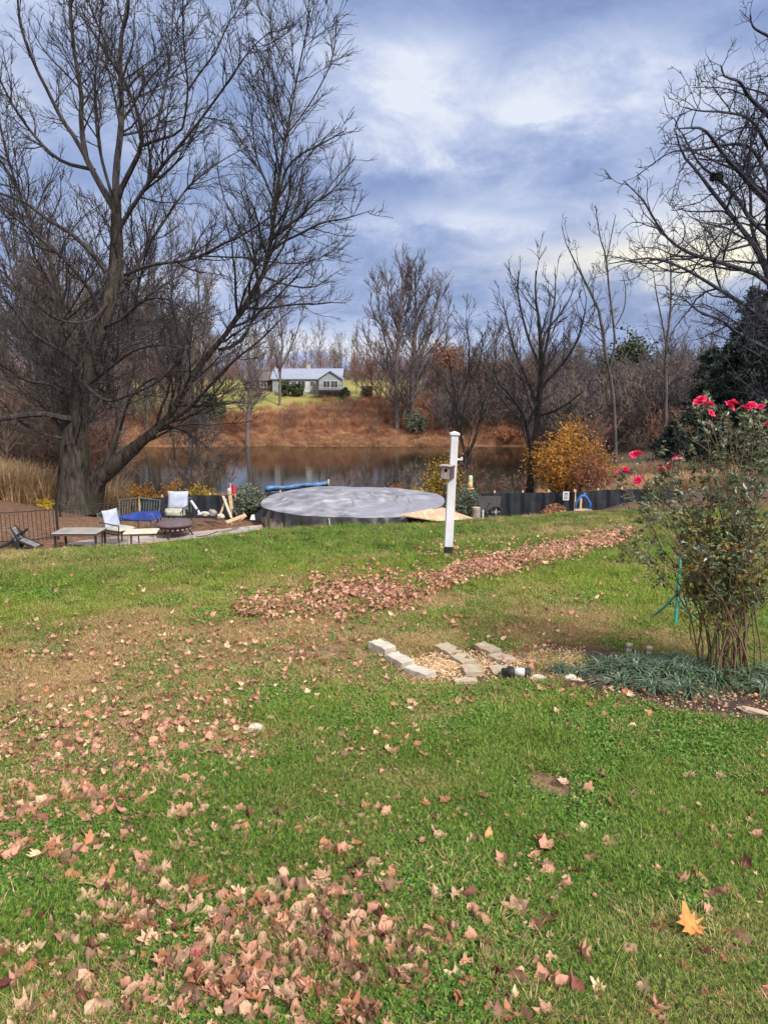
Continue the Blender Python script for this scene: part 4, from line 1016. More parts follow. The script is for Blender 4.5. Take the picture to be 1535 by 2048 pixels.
def conifer(name, px, d, py_top, wpx, leafm, label, seed=1, layers=26, per=9):
    base = on(px, d); h = P(px, py_top, d)[2] - base[2]; w = wpx / FPX * d / 2
    r_ = np.random.default_rng(seed); o = empty(name, base, label, 'tree')
    n = layers * per; tz = r_.uniform(.06, .98, n); az_ = r_.uniform(0, 6.28, n)
    L = w * (1 - tz) ** .75 * r_.uniform(.6, 1.15, n) + .25
    m = 6; s = np.linspace(0, 1, m)
    Pn = np.stack([np.stack([np.cos(az_) * L * q, np.sin(az_) * L * q, h * tz + L * (.30 * q - .38 * q * q)], -1) for q in s], 1)
    Rn = (.02 + .012 * L)[:, None] * (1 - .8 * s)
    tr = np.stack([np.zeros(12), np.zeros(12), np.linspace(0, h, 12)], -1)
    link('trunk', mesh_np('trunk', *tubes(tr[None], (.018 * h * (1 - .95 * np.linspace(0, 1, 12)))[None], 9), M['bark_dark']), o)
    c1 = grow(Pn, Rn, 3.2, .15, 1, (.5, 1.1), .4, 4, .1, -.1, .01, .2, 1.3, seed=seed + 2, flat=.6)
    V, F = joinVF([tubes(Pn, Rn, 4), tubes(c1[0], c1[1], 3)])
    link('branches', mesh_np('branches', V, F, M['bark_dark'], False), o)
    tips = c1[0][:, 1:].reshape(-1, 3)
    V, F = leafmesh(tips, 5, .07, .12, seed + 3, .35, .2)
    link('crown', mesh_np('crown', V, F, leafm, False), o); print(name, len(F))
    return o
conifer('evergreen_tree', 1478, 36, 565, 235, ML['cedar'], 'big dark blue-green evergreen behind the rose bush at the right edge', 3, 30, 10)
conifer('evergreen_tree', 1400, 42, 690, 120, ML['cedar'], 'lower dark evergreen against the left side of the biggest one', 4, 20, 9)
conifer('evergreen_tree', 1350, 50, 830, 120, ML['cedar'], 'low dark evergreen thicket tree left of the rose bush flowers', 5, 16, 9)
# ------------------------------------------------------------------ house across the pond
HD = 103.0; HS = .69
hb = on(600, HD)
hb[2] = float(Z(784, HD))
def hx(px): return (P(px, 780, HD)[0] - hb[0]) / HS
M['siding'] = mat('pale_siding', (.24, .27, .29), (.19, .215, .235), 2, .7)
M['roof'] = mat('grey_metal_roof', (.23, .26, .34), (.17, .19, .26), 1.2, .5, stretch=(3, 1, 1))
M['roof_brown'] = mat('brown_roof', (.12, .10, .10), (.08, .065, .065), 1.5, .9)
M['glass_dark'] = mat('dark_glass', (.03, .035, .045), (.05, .06, .07), 1, .15, spec=.6)
M['brick'] = mat('chimney_brick', (.40, .34, .32), (.28, .22, .2), 3, .9)
ho = empty('ranch_house', hb, 'long low pale house with a grey metal roof across the pond', 'house'); ho.scale = (HS, HS, HS)
xl, xr = hx(545), hx(682); xg = hx(636)      # main wing
h_e = 2.6
def gable(x0, x1, y0, y1, ze, zr, ov=.35, th=.14):
    """roof with ridge along x"""
    yc = (y0 + y1) / 2
    mb = MB()
    pr = [(y0 - ov, ze - ov * (zr - ze) / (yc - y0)), (yc, zr), (y1 + ov, ze - ov * (zr - ze) / (yc - y0)), (y1 + ov, ze - ov * (zr - ze) / (yc - y0) + th), (yc, zr + th), (y0 - ov, ze - ov * (zr - ze) / (yc - y0) + th)]
    V = [(x, p[0], p[1]) for x in (x0 - ov, x1 + ov) for p in pr]
    F = [(0, 1, 4, 5), (1, 2, 3, 4), (6, 11, 10, 7), (7, 10, 9, 8)] + [(i, (i + 1) % 6, 6 + (i + 1) % 6, 6 + i) for i in range(6)]
    mb.add(V, F); return mb
def wallbox(x0, x1, y0, y1, ze, zr=None):
    mb = MB()
    yc = (y0 + y1) / 2; zr_ = zr or ze
    V = [(x, y, z) for x in (x0, x1) for (y, z) in ((y0, -.8), (y1, -.8), (y1, ze), (yc, zr_), (y0, ze))]
    F = [(0, 1, 2, 3, 4), (9, 8, 7, 6, 5), (0, 5, 6, 1), (1, 6, 7, 2), (2, 7, 8, 3), (3, 8, 9, 4), (4, 9, 5, 0)]
    return mb.add(V, F)
wallbox(xl, xr, 0, 8, h_e, 4.35).obj('wall', M['siding'], ho)
gable(xl, xr, 0, 8, h_e, 4.4).obj('roof', M['roof'], ho)
x0w = hx(486)
w2 = wallbox(x0w, xl - .02, 1.6, 8.2, 2.3, 3.7).obj('wing_wall', M['rust'], ho, label='lower dark brown wing wall')
gable(x0w, xl - .4, 1.6, 8.2, 2.3, 3.8).obj('wing_roof', M['roof_brown'], ho, label='brown shingled lower roof')
# gable end bay turned to the pond at the right
cx = hx(662); bay = MB()
V = [(x, y, z) for y in (-2.4, 0.3) for (x, z) in ((cx - 2.2, -.8), (cx + 2.2, -.8), (cx + 2.2, h_e), (cx, 4.0), (cx - 2.2, h_e))]
bay.add(V, [(0, 1, 2, 3, 4), (9, 8, 7, 6, 5), (0, 5, 6, 1), (1, 6, 7, 2), (2, 7, 8, 3), (3, 8, 9, 4), (4, 9, 5, 0)]).obj('gable_wall', M['siding'], ho)
rb = MB(); th = .14; ov = .35; sl_ = 1.4 / 2.2
pr = [(cx - 2.2 - ov, h_e - ov * sl_), (cx, 4.03), (cx + 2.2 + ov, h_e - ov * sl_), (cx + 2.2 + ov, h_e - ov * sl_ + th), (cx, 4.03 + th), (cx - 2.2 - ov, h_e - ov * sl_ + th)]
V = [(p[0], y, p[1]) for y in (-2.75, 3.5) for p in pr]
rb.add(V, [(0, 1, 4, 5), (1, 2, 3, 4), (6, 11, 10, 7), (7, 10, 9, 8)] + [(i, (i + 1) % 6, 6 + (i + 1) % 6, 6 + i) for i in range(6)]).obj('gable_roof', M['roof'], ho)
ch = MB(); ch.box((hx(613), 4.4, 4.9), (.8, .8, .9), bev=.04); ch.box((hx(613), 4.4, 5.38), (.95, .95, .12)); ch.obj('chimney', M['brick'], ho)
for (px, w_, z0, z1, y_) in [(571, 1.3, 1.0, 2.1, 0), (588, 1.0, 1.0, 2.1, 0), (603, 1.4, .9, 2.15, 0), (625, .9, 1.0, 2.1, 0), (655, 1.3, .9, 2.2, -2.4), (670, 1.3, .9, 2.2, -2.4), (500, 1.2, .9, 1.9, 1.6), (525, 1.2, .9, 1.9, 1.6)]:
    f = MB(); xx = hx(px); zc = (z0 + z1) / 2
    f.box((xx - w_ / 2, y_ - .03, zc), (.1, .08, z1 - z0 + .1)); f.box((xx + w_ / 2, y_ - .03, zc), (.1, .08, z1 - z0 + .1))
    f.box((xx, y_ - .032, z0), (w_ - .1, .08, .1)); f.box((xx, y_ - .032, z1), (w_ - .1, .08, .1)); f.box((xx, y_ - .03, zc), (.05, .06, z1 - z0 - .1))
    wo_ = f.obj('window', M['white'], ho)
    MB().box((xx, y_ - .012, zc), (w_ - .1, .03, z1 - z0 - .1)).obj('pane', M['glass_dark'], wo_)
dd = MB(); dd.box((hx(614), -.03, 1.0), (1.0, .08, 2.1), bev=.02); do_ = dd.obj('door', M['white'], ho)
dk = MB(); dk.box((hx(660), -4.2, .45), (5.4, 3.2, .18))
for sx in (-2.6, -.9, .9, 2.6): dk.box((hx(660) + sx, -5.7, -.2), (.14, .14, 1.3))
dk.obj('deck', M['rust'], ho)
dr = MB()
for sx in np.linspace(-2.6, 2.6, 14): dr.box((hx(660) + sx, -5.76, 1.0), (.05, .05, .9))
dr.box((hx(660), -5.76, 1.47), (5.4, .1, .07)); dr.obj('deck_railing', M['rust'], ho)
# other pale buildings glimpsed through the trees
def shed(px, py, d, w, h, name, label, col='siding'):
    b_ = P(px, py, d); o = empty(name, b_, label, 'building')
    wb = MB(); V = [(x, y, z) for x in (-w / 2, w / 2) for (y, z) in ((0, -2.5), (4, -2.5), (4, h), (2, h * 1.5), (0, h))]
    wb.add(V, [(0, 1, 2, 3, 4), (9, 8, 7, 6, 5), (0, 5, 6, 1), (1, 6, 7, 2), (2, 7, 8, 3), (3, 8, 9, 4), (4, 9, 5, 0)]).obj('wall', M[col], o)
    gable(-w / 2, w / 2, 0, 4, h, h * 1.55, .3, .1).obj('roof', M['roof'], o)
    f = MB(); f.box((-w * .2, -.03, h * .45), (w * .16, .06, h * .5)); f.box((w * .2, -.03, h * .45), (w * .16, .06, h * .5)); f.obj('window', M['glass_dark'], o)
shed(888, 786, 105, 5.5, 1.2, 'small_building', 'small pale building glimpsed through the trees right of the twin trunks')
shed(1292, 884, 78, 3.4, 1.2, 'small_building', 'little pale shed glimpsed low in the wood above the pink roses')

# ------------------------------------------------------------------ pool
pc = np.array([P(706, 1008, 21.0)[0], 21.0, -1.60]); PR = 2.50
po = empty('swimming_pool', (pc[0], pc[1], g1(pc[0], pc[1]) if g1(pc[0], pc[1]) < -2 else -2.4), 'round above-ground swimming pool under a sagging grey cover', 'pool')
pz = pc[2] - po.location.z
mw = mat('pool_wall', (.36, .29, .28), (.25, .20, .19), 6, .6, stretch=(1, 1, .2), c3=(.42, .36, .33))
MB().lathe([(PR - .04, -.6), (PR, -.58), (PR, pz - .05), (PR - .04, pz - .04)], k=96).obj('wall', mw, po, True)
rl = MB().lathe([(PR - .1, pz - .09), (PR + .07, pz - .09), (PR + .07, pz - .035), (PR - .1, pz - .035)], k=96); rl.obj('rim', M['cream'], po, True)
up_ = MB()
for i in range(18):
    a = 2 * math.pi * (i + .3) / 18; c, s_ = math.cos(a), math.sin(a)
    up_.box(((PR + .045) * c, (PR + .045) * s_, pz / 2 - .3), (.07, .11, pz + .45), rot=(0, 0, a), bev=.01)
up_.obj('uprights', M['cream'], po)
# cover top with wrinkles and sag
def cov_h(x, y):
    r_ = np.hypot(x, y) / PR
    w = .03 * np.sin(7 * x + 3 * np.sin(2.2 * y + 1)) * np.cos(2.3 * y) + .03 * (fbm(x + 9, y + 4, 1.4, 44) - .5) + .05 * np.maximum(0, 1 - np.abs((x + .1) - 1.6 * (y + .4)) / .22) * np.exp(-((x + .5) ** 2 + (y + .6) ** 2) / .9)
    fold = .035 * np.maximum(0, 1 - np.abs(y * .8 - x * .35 + .6) / .12) * (x > -.8) * (x < 1.2)
    qq = np.random.default_rng(17)
    for _ in range(26):
        x0, y0, a0, l0, h0, w0 = qq.uniform(-2.2, 2.2), qq.uniform(-2.2, 2.2), qq.uniform(0, 3.14), qq.uniform(.4, 1.2), qq.uniform(.02, .055), qq.uniform(.04, .09)
        uu = (x - x0) * math.cos(a0) + (y - y0) * math.sin(a0); vv = -(x - x0) * math.sin(a0) + (y - y0) * math.cos(a0) + .12 * np.sin(3 * uu)
        w = w + h0 * np.exp(-(uu / l0) ** 2) * np.maximum(0, 1 - np.abs(vv) / w0)
    w = w * 1.0 + .05 * (fbm(x + 20, y + 7, .9, 61) - .5)
    return w * np.clip((1 - r_) * 5, 0, 1) + fold * np.clip((1 - r_) * 5, 0, 1) + .05 * np.sin(1.2 * x + 2) * (1 - r_) + .06 * (1 - r_ ** 2) + .07 * np.clip(1 - r_, 0, 1) * (y > .2)
nr, na_ = 100, 320
th_ = np.linspace(0, 2 * np.pi, na_, endpoint=False)
rs_ = np.concatenate([[0.001], np.linspace(.02, 1, nr - 1)]) * (PR + .09)
XX_ = rs_[:, None] * np.cos(th_); YY_ = rs_[:, None] * np.sin(th_)
edge = .02 * np.sin(3 * th_ + 1) + .008 * np.sin(7 * th_) + .004 * np.sin(19 * th_)
ZZ_ = cov_h(XX_, YY_) + pz + edge[None] * (rs_[:, None] / PR) ** 6
i_ = np.arange(nr * na_).reshape(nr, na_); nx_ = np.roll(i_, -1, 1)
Fc = np.stack([i_[:-1], nx_[:-1], nx_[1:], i_[1:]], -1).reshape(-1, 4)
mc = mat('cover_grey', (.10, .10, .12), (.28, .28, .32), 2.2, .5, .9, 6, spec=.5, detail=8, c3=(.19, .19, .23))
link('cover', mesh_np('cover', np.stack([XX_, YY_, ZZ_], -1).reshape(-1, 3), Fc, mc, True), po)
# black skirt hanging unevenly over the wall
ns = 9; na2 = 300; th2 = np.linspace(0, 2 * np.pi, na2, endpoint=False)
hang = .28 + .14 * np.sin(3 * th2 + 1) + .06 * np.sin(11 * th2) + .05 * np.sin(23 * th2 + 2)
hang = hang + .12 * np.exp(-((th2 - 4.4) / .25) ** 2) + .08 * np.exp(-((th2 - 4.9) / .2) ** 2)
q = np.linspace(0, 1, ns)[:, None]
rad = PR + .10 + (.05 + .07 * np.sin(26 * th2 + 3 * np.sin(5 * th2)) + .03 * np.sin(61 * th2)) * q
Vs = np.stack([rad * np.cos(th2), rad * np.sin(th2), pz + cov_h(0 * th2 + PR * 2, 0 * th2) * 0 - .003 + (.02 * np.sin(3 * th2 + 1) + .008 * np.sin(7 * th2) + .004 * np.sin(19 * th2)) * (1 + .09 / PR) ** 6 - hang * q], -1)
i_ = np.arange(ns * na2).reshape(ns, na2); nx_ = np.roll(i_, -1, 1)
Fs = np.stack([i_[:-1], nx_[:-1], nx_[1:], i_[1:]], -1).reshape(-1, 4)
msk = mat('cover_black', (.005, .005, .007), (.03, .03, .035), 4, .6, .6, 7, spec=.6)
link('cover_skirt', mesh_np('cover_skirt', Vs.reshape(-1, 3), Fs, msk, True), po, label='black overhanging edge of the cover')
rp = MB(); rp.tube([(-PR * .2, -PR * 1.0 - .1, pz), (-.2 * PR + .05, -PR - .2, pz - .3), (-.17 * PR, -PR - .22, pz - .55)], .012, 5); rp.obj('tie_rope', M['white'], po)

# long blue rolled cover behind the pool
a_, b_ = P(530, 978, 25.0), P(655, 966, 25.6)
n = 30; s = np.linspace(0, 1, n); pts = a_[None] * (1 - s[:, None]) + b_[None] * s[:, None]
pts[:, 2] += .02 * np.sin(s * 13)
o = empty('rolled_cover', (a_[0], a_[1], g1(a_[0], a_[1])), 'long blue rolled-up pool cover lying on two stands behind the pool', 'pool cover')
lo_ = pts - np.array(o.location); rr2 = .075 + .012 * np.sin(s * 40) + .01 * np.sin(s * 17)
MB().tube(lo_, rr2, 14).obj('roll', mat('blue_roll', (.07, .17, .36), (.025, .06, .16), 3, .4, .4, 16), o, True)
MB().tube(lo_ + np.array([0, .02, -.085]), .04, 8).obj('underside_roll', M['black'], o, True)
for q_ in (2, 27):
    l = lo_[q_]; mb = MB(); mb.tube([l + [0, -.05, -.05], [l[0], l[1] - .4, -.9]], .025, 6); mb.tube([l + [0, .05, -.05], [l[0], l[1] + .4, -.9]], .025, 6); mb.obj('stand', M['black'], o)
ew = MB(); ew.lathe([(.0, -.03), (.11, -.03), (.13, 0), (.11, .03), (0, .03)], k=18); e_ = ew.obj('end_wheel', M['cream'], o, True); e_.location = tuple(lo_[-1] + [.03, 0, 0]); e_.rotation_euler = (0, R(90), 0)
# plywood sheet lying against the pool
c4 = [P(800, 1033, 18.25), P(872, 1044, 17.95), P(946, 1040, 18.6), P(880, 1017, 20.2)]
cen = sum(c4) / 4
o4 = [q_ - cen for q_ in c4]
V = [tuple(q_ + [0, 0, dz]) for dz in (0.02, .05) for q_ in o4]
MB().add(V, [(3, 2, 1, 0), (4, 5, 6, 7), (0, 1, 5, 4), (1, 2, 6, 5), (2, 3, 7, 6), (3, 0, 4, 7)]).obj('plywood_sheet', M['ply'], loc=tuple(cen), label='pale tan plywood sheet lying flat on the grass at the right of the pool', cat='board')

# ------------------------------------------------------------------ white post with bird boxes
pb = G1(895, 1113); pt = P(907, 868, pb[1] + .03); ax_ = pt - pb; L = np.linalg.norm(ax_)
post = empty('white_post', pb, 'leaning white square post with a cap standing alone in the lawn', 'post')
rot = Vector((0, 0, 1)).rotation_difference(Vector(ax_)).to_euler(); post.rotation_euler = rot
w = .128
MB().box((0, 0, L * .36 + .09), (w, w, L * .72 - .14), bev=.008).obj('lower_sleeve', M['white'], post)
MB().box((.012, 0, L * .86), (w * .86, w * .86, L * .28), bev=.007).obj('upper_sleeve', M['white'], post)
cp = MB(); cp.box((.012, 0, L + .0), (w * 1.18, w * 1.18, .035), bev=.006); cp.add([(-.075 + .012, -.075, L + .017), (.075 + .012, -.075, L + .017), (.075 + .012, .075, L + .017), (-.075 + .012, .075, L + .017), (.012, 0, L + .045)], [(0, 1, 4), (1, 2, 4), (2, 3, 4), (3, 0, 4)]); cp.obj('cap', M['white'], post)
MB().box((0, 0, .06), (w * .9, w * .9, .20), bev=.01).obj('foot', M['black'], post)
bk = MB(); bk.box((.095, -.02, L * .80), (.09, .03, .03), bev=.004); bk.box((.135, -.02, L * .80 + .012), (.03, .035, .05), bev=.004); bk.obj('bracket', M['white'], post)
# birdhouse fixed to the left front of it
mt_ = post.matrix_basis if False else Matrix.Translation(Vector(pb)) @ rot.to_matrix().to_4x4()
def postpt(x, y, z): return mt_ @ Vector((x, y, z))
bh = empty('birdhouse', postpt(-.075, -.09, L * .70), 'small weathered grey wooden birdhouse with a flat roof on the white post', 'birdhouse'); bh.rotation_euler = (rot.x, rot.y, R(-28))
mg = mat('weathered_wood', (.34, .27, .26), (.20, .155, .16), 8, .9, stretch=(4, 4, 1))
md = mat('dark_weathered_wood', (.09, .055, .06), (.05, .035, .04), 8, .9, stretch=(4, 4, 1))
MB().box((-.075, 0, 0), (.012, .15, .19)).box((.075, 0, 0), (.012, .15, .19)).box((0, .072, 0), (.138, .012, .19)).box((0, -.005, -.09), (.138, .14, .012)).obj('box', md, bh)
fr = MB(); k_ = 20; 
ring = [(.026 * math.cos(2 * math.pi * i / k_), .03 + .026 * math.sin(2 * math.pi * i / k_)) for i in range(k_)]
outer = []
for i in range(k_):
    c, s_ = math.cos(2 * math.pi * i / k_), math.sin(2 * math.pi * i / k_); q_ = max(abs(c) / .069, abs(s_) / .095); outer.append((c / q_, s_ / q_))
V = [(p[0], -.078, p[1]) for p in ring] + [(p[0], -.078, p[1]) for p in outer] + [(p[0], -.066, p[1]) for p in ring]
fr.add(V, [(i, (i + 1) % k_, k_ + (i + 1) % k_, k_ + i) for i in range(k_)] + [(i, (i + 1) % k_, 2 * k_ + (i + 1) % k_, 2 * k_ + i) for i in range(k_)]); fr.obj('front', mg, bh)
MB().box((0, -.02, .103), (.19, .21, .014), bev=.003).obj('roof', mg, bh)
# hanging tube feeder right of the post
hp = postpt(.29, .02, L * .62); fz = .21
fo = empty('bird_feeder', (hp.x, hp.y, hp.z - .1), 'small green and orange tube bird feeder hanging right of the white post', 'bird feeder')
MB().lathe([(.0, .0), (.035, .0), (.035, .10), (.033, .10)], k=16).obj('seed_tube', mat('orange_seed', (.55, .30, .14), (.42, .24, .10), 30, .5), fo, True)
MB().lathe([(.034, .10), (.034, .17), (.03, .19), (.012, .20), (0, .20)], k=16).obj('upper_tube', mat('green_tube', (.32, .40, .26), (.25, .30, .20), 8, .3), fo, True)
MB().lathe([(0, -.012), (.055, -.012), (.06, 0), (.035, .002)], k=16).obj('tray', M['wood'], fo, True)
hw = MB(); hw.tube([(0, 0, .20), (0, 0, .26), (-.02, 0, .285)], .003, 5)
l0 = Vector(postpt(.06, .02, L * .70)) - Vector(fo.location); hw.tube([l0, l0 * .5 + Vector((0, 0, .16)), (-.02, 0, .285)], .005, 5); hw.obj('hanger', M['black'], fo)

# ------------------------------------------------------------------ fences
def fence_run(pts, h, name, label, rails, pick, postw, m_, grp=None, posts=2.0):
    """iron fence along ground points"""
    b0 = pts[0]; o = empty(name, b0, label, 'fence', grp)
    seg = [0] + list(np.cumsum([np.linalg.norm((pts[i + 1] - pts[i])[:2]) for i in range(len(pts) - 1)])); tot = seg[-1]
    def at_(s): return np.array([np.interp(s, seg, [p[k] for p in pts]) for k in range(3)]) - b0
    mb = MB()
    for s in np.arange(.06, tot, pick): p = at_(s); mb.tube([p + [0, 0, .04], p + [0, 0, h - .02]], .0075, 4)
    mb.obj('pickets', m_, o)
    mb = MB(); ss = np.linspace(0, tot, max(2, int(tot / .5)))
    for rz_ in rails: mb.tube([at_(s) + [0, 0, rz_ * h] for s in ss], .014, 5)
    mb.obj('rail', m_, o)
    for s in np.arange(0, tot + .01, tot / max(1, round(tot / posts))):
        p = at_(min(s, tot)); MB().box(p + [0, 0, h * .5 + .01], (postw, postw, h + .1), bev=.004).obj('post', m_, o)
    return o
fl = [np.array([P(px, 1050, d)[0], d, float(Z(pb_, d))]) for px, d, pb_ in ((-160, 16.9, 1094), (30, 17.2, 1092), (115, 17.9, 1082))]
for p in fl: p[2] = min(p[2], g1(p[0], p[1]) + .03)
fence_run(fl, .80, 'iron_fence', 'black iron picket fence at the left edge in front of leaf-covered ground', (.14, 1.0), .10, .045, M['black'], posts=1.9)
fl2 = [on(118, 21.4), on(200, 22.2), on(278, 23.0)]
for p, py_ in zip(fl2, (1012, 1008, 1004)): p[2] = Z(py_, p[1]) - .85
fence_run(fl2, .85, 'iron_fence', 'black iron picket fence crossing in front of the big trunk behind the tables', (.12, .92, 1.0), .11, .05, M['black'], posts=1.6)
def cloth_fence(pts, tops, label, seed):
    b0 = pts[0].copy(); o = empty('fabric_fence', b0, label, 'fence', )
    n = 60; s = np.linspace(0, 1, n); ii = np.linspace(0, 1, len(pts))
    B = np.stack([np.interp(s, ii, [p[k] for p in pts]) for k in range(3)], 1); Tp = np.interp(s, ii, tops)
    m = 7; Vv = []
    r_ = np.random.default_rng(seed)
    for j in range(m):
        q_ = j / (m - 1); z = B[:, 2] - .15 + (Tp - B[:, 2] + .15) * q_
        yoff = .03 * np.sin(s * 40 + q_ * 2) + .02 * np.sin(s * 93 + 1)
        zt = z + (.012 * np.abs(np.sin(s * 28)) * -1 if j == m - 1 else 0)
        Vv.append(np.stack([B[:, 0], B[:, 1] + yoff, zt], -1))
    Vf = np.stack(Vv) - b0; i_ = np.arange(m * n).reshape(m, n)
    F = np.stack([i_[:-1, :-1], i_[:-1, 1:], i_[1:, 1:], i_[1:, :-1]], -1).reshape(-1, 4)
    Vb = Vf.reshape(-1, 3) + [0, .012, 0]
    link('fabric', mesh_np('fabric', np.concatenate([Vf.reshape(-1, 3), Vb]), np.concatenate([F, F[:, ::-1] + m * n]), M['mesh'], True), o)
    for q_ in np.linspace(0, 1, 5):
        p = np.array([np.interp(q_, s, B[:, k]) for k in range(3)]); tz = np.interp(q_, s, Tp)
        MB().box((p[0] - b0[0], p[1] - b0[1] + .06, (tz + p[2]) / 2 - b0[2]), (.05, .04, tz - p[2] + .12)).obj('stake', M['wood'], o, label=None)
    return o
def fp(px, d, pyb=None):
    p = on(px, d)
    if pyb: p[2] = Z(pyb, d)
    return p
cloth_fence([fp(278, 22.6, 1036), fp(370, 22.4, 1034), fp(470, 22.2, 1030)], [Z(998, 22.6), Z(990, 22.4), Z(990, 22.2)], 'black fabric fence behind the metal bench and the chair with the pale cushion', 1)
cloth_fence([fp(470, 23.6), fp(560, 24.2), fp(700, 24.6), fp(840, 24.4), fp(900, 24)], [Z(990, 23.6), Z(984, 24.2), Z(988, 24.6), Z(990, 24.4), Z(990, 24)], 'black fabric fence hidden mostly behind the covered pool', 2)
cloth_fence([fp(925, 23.2), fp(1010, 23.0), fp(1080, 22.8), fp(1148, 22.4, 1034)], [Z(987, 23.2), Z(985, 23), Z(985, 22.8), Z(983, 22.4)], 'black fabric fence right of the white post carrying a white sign', 3)
cloth_fence([fp(1150, 26.6), fp(1210, 26.6), fp(1275, 26.4), fp(1360, 26)], [Z(984, 26.6), Z(979, 26.6), Z(978, 26.4), Z(980, 26)], 'farther black fabric fence behind the blue arch and the roses', 4)
sg = P(1131, 992, 22.38)
so_ = empty('sign', sg, 'small white notice sheet on the black fabric fence', 'sign')
MB().box((0, 0, 0), (.19, .008, .27), bev=.003).obj('board', M['white'], so_)
ln = MB()
for i, (w_, z_) in enumerate([(.12, .085), (.10, .05), (.13, .01), (.11, -.03), (.12, -.07)]): ln.box((0, -.007, z_), (w_, .004, .012 if i else .022))
ln.obj('print', M['black'], so_)

# ------------------------------------------------------------------ patio things
PZ = -2.04
def pg(px, d): p = P(px, 1000, d); return np.array([p[0], d, PZ])
# glass-topped metal table
c = pg(155, 16.9); o = empty('patio_table', c, 'low black metal table with a pale glass top at the left of the patio', 'table')
for q_ in ((-.46, -.28), (.46, -.28), (-.46, .28), (.46, .28)): MB().box((q_[0], q_[1], .19), (.045, .045, .42), bev=.006).obj('leg', M['black'], o)
MB().box((0, -.31, .41), (1.0, .03, .05)).box((0, .31, .41), (1.0, .03, .05)).box((-.485, 0, .41), (.03, .59, .05)).box((.485, 0, .41), (.03, .59, .05)).obj('frame', M['rust'], o)
MB().box((0, 0, .447), (1.02, .66, .014), bev=.004).obj('tabletop', mat('frosted_glass', (.36, .35, .34), (.25, .24, .23), 3, .15, spec=.7), o)
# bench end / chair with pale back cushion and seat
def armchair(c, rz, label, arm=True, back=.78, w=.58, seatm='seat_white'):
    o = empty('patio_chair', c, label, 'chair', rz=rz)
    for q_ in ((-w / 2, -.26), (w / 2, -.26), (-w / 2, .26), (w / 2, .26)): MB().tube([(q_[0], q_[1] * 1.1, 0), (q_[0], q_[1], .34)], .016, 6).obj('leg', M['black'], o)
    MB().tube([(-w / 2, -.28, .34), (w / 2, -.28, .34), (w / 2, .28, .34), (-w / 2, .28, .34), (-w / 2, -.28, .34)], .016, 6).obj('seat_frame', M['black'], o)
    b_ = MB(); b_.tube([(-w / 2, .28, .34), (-w / 2, .38, back), (w / 2, .38, back), (w / 2, .28, .34)], .015, 6)
    for q_ in np.linspace(-w / 2 + .08, w / 2 - .08, 5): b_.tube([(q_, .285, .36), (q_, .375, back)], .008, 5)
    b_.obj('back_frame', M['green_metal'], o)
    a_ = MB()
    for sx in (-1, 1): a_.tube([(sx * w / 2, -.28, .34), (sx * w / 2, -.3, .55), (sx * w / 2, .3, .58)], .014, 6)
    a_.obj('armrest', M['black'], o)
    return o
def pillow(w, h, t, m_, name='cushion', parent=None, seed=0, tag_=True, **k):
    n = 14; V = []; r_ = np.random.default_rng(seed)
    u = np.linspace(-1, 1, n); A, B = np.meshgrid(u, u)
    pin = 1 - .10 * (np.abs(A * B)); th = t / 2 * np.clip((1 - A ** 4) * (1 - B ** 4), 0, 1) ** .5
    wr = .012 * (fbm(A * 2 + 5, B * 2 + seed, 2, seed) - .5)
    X1 = A * w / 2 * (1 - .06 * (1 - B ** 2)); Z1 = B * h / 2 * (1 - .06 * (1 - A ** 2))
    V = np.concatenate([np.stack([X1, -th + wr, Z1], -1).reshape(-1, 3), np.stack([X1, th + wr, Z1], -1).reshape(-1, 3)])
    i_ = np.arange(n * n).reshape(n, n); F = np.stack([i_[:-1, :-1], i_[:-1, 1:], i_[1:, 1:], i_[1:, :-1]], -1).reshape(-1, 4)
    return link(name, mesh_np(name, V, np.concatenate([F, F[:, ::-1] + n * n]), m_, True), parent, **k)
c = pg(236, 17.3); o = armchair(c, R(62), 'black metal chair with off-white seat pad and pale back cushion beside the glass table', w=.6)
p_ = pillow(.5, .5, .12, M['seat_white'], 'seat_cushion', o, 1); p_.location = (0, -.02, .41); p_.rotation_euler = (R(90), 0, 0)
p_ = pillow(.46, .46, .12, M['cushion'], 'back_cushion', o, 2); p_.location = (0, .26, .62); p_.rotation_euler = (R(-14), 0, 0)
# slatted green bench
c = pg(268, 18.6); o = empty('metal_bench', c, 'dark green metal bench with a back of upright slats, blue cloth on its seat', 'bench', rz=R(-6))
bw = 1.05
for q_ in ((-.5, -.22), (.5, -.22), (-.5, .22), (.5, .22)): MB().tube([(q_[0], q_[1], 0), (q_[0], q_[1], .38)], .02, 6).obj('leg', M['green_metal'], o)
MB().box((0, 0, .39), (bw, .5, .03), bev=.008).obj('seat', M['green_metal'], o)
b_ = MB(); b_.tube([(-.52, .24, .38), (-.54, .34, .80), (0, .36, .86), (.54, .34, .80), (.52, .24, .38)], .02, 6)
for q_ in np.linspace(-.42, .42, 7):
    b_.tube([(q_ - .03, .25, .42), (q_ - .035, .345, .78), (q_ + .035, .345, .78), (q_ + .03, .25, .42)], .009, 5)
b_.obj('backrest', M['green_metal'], o)
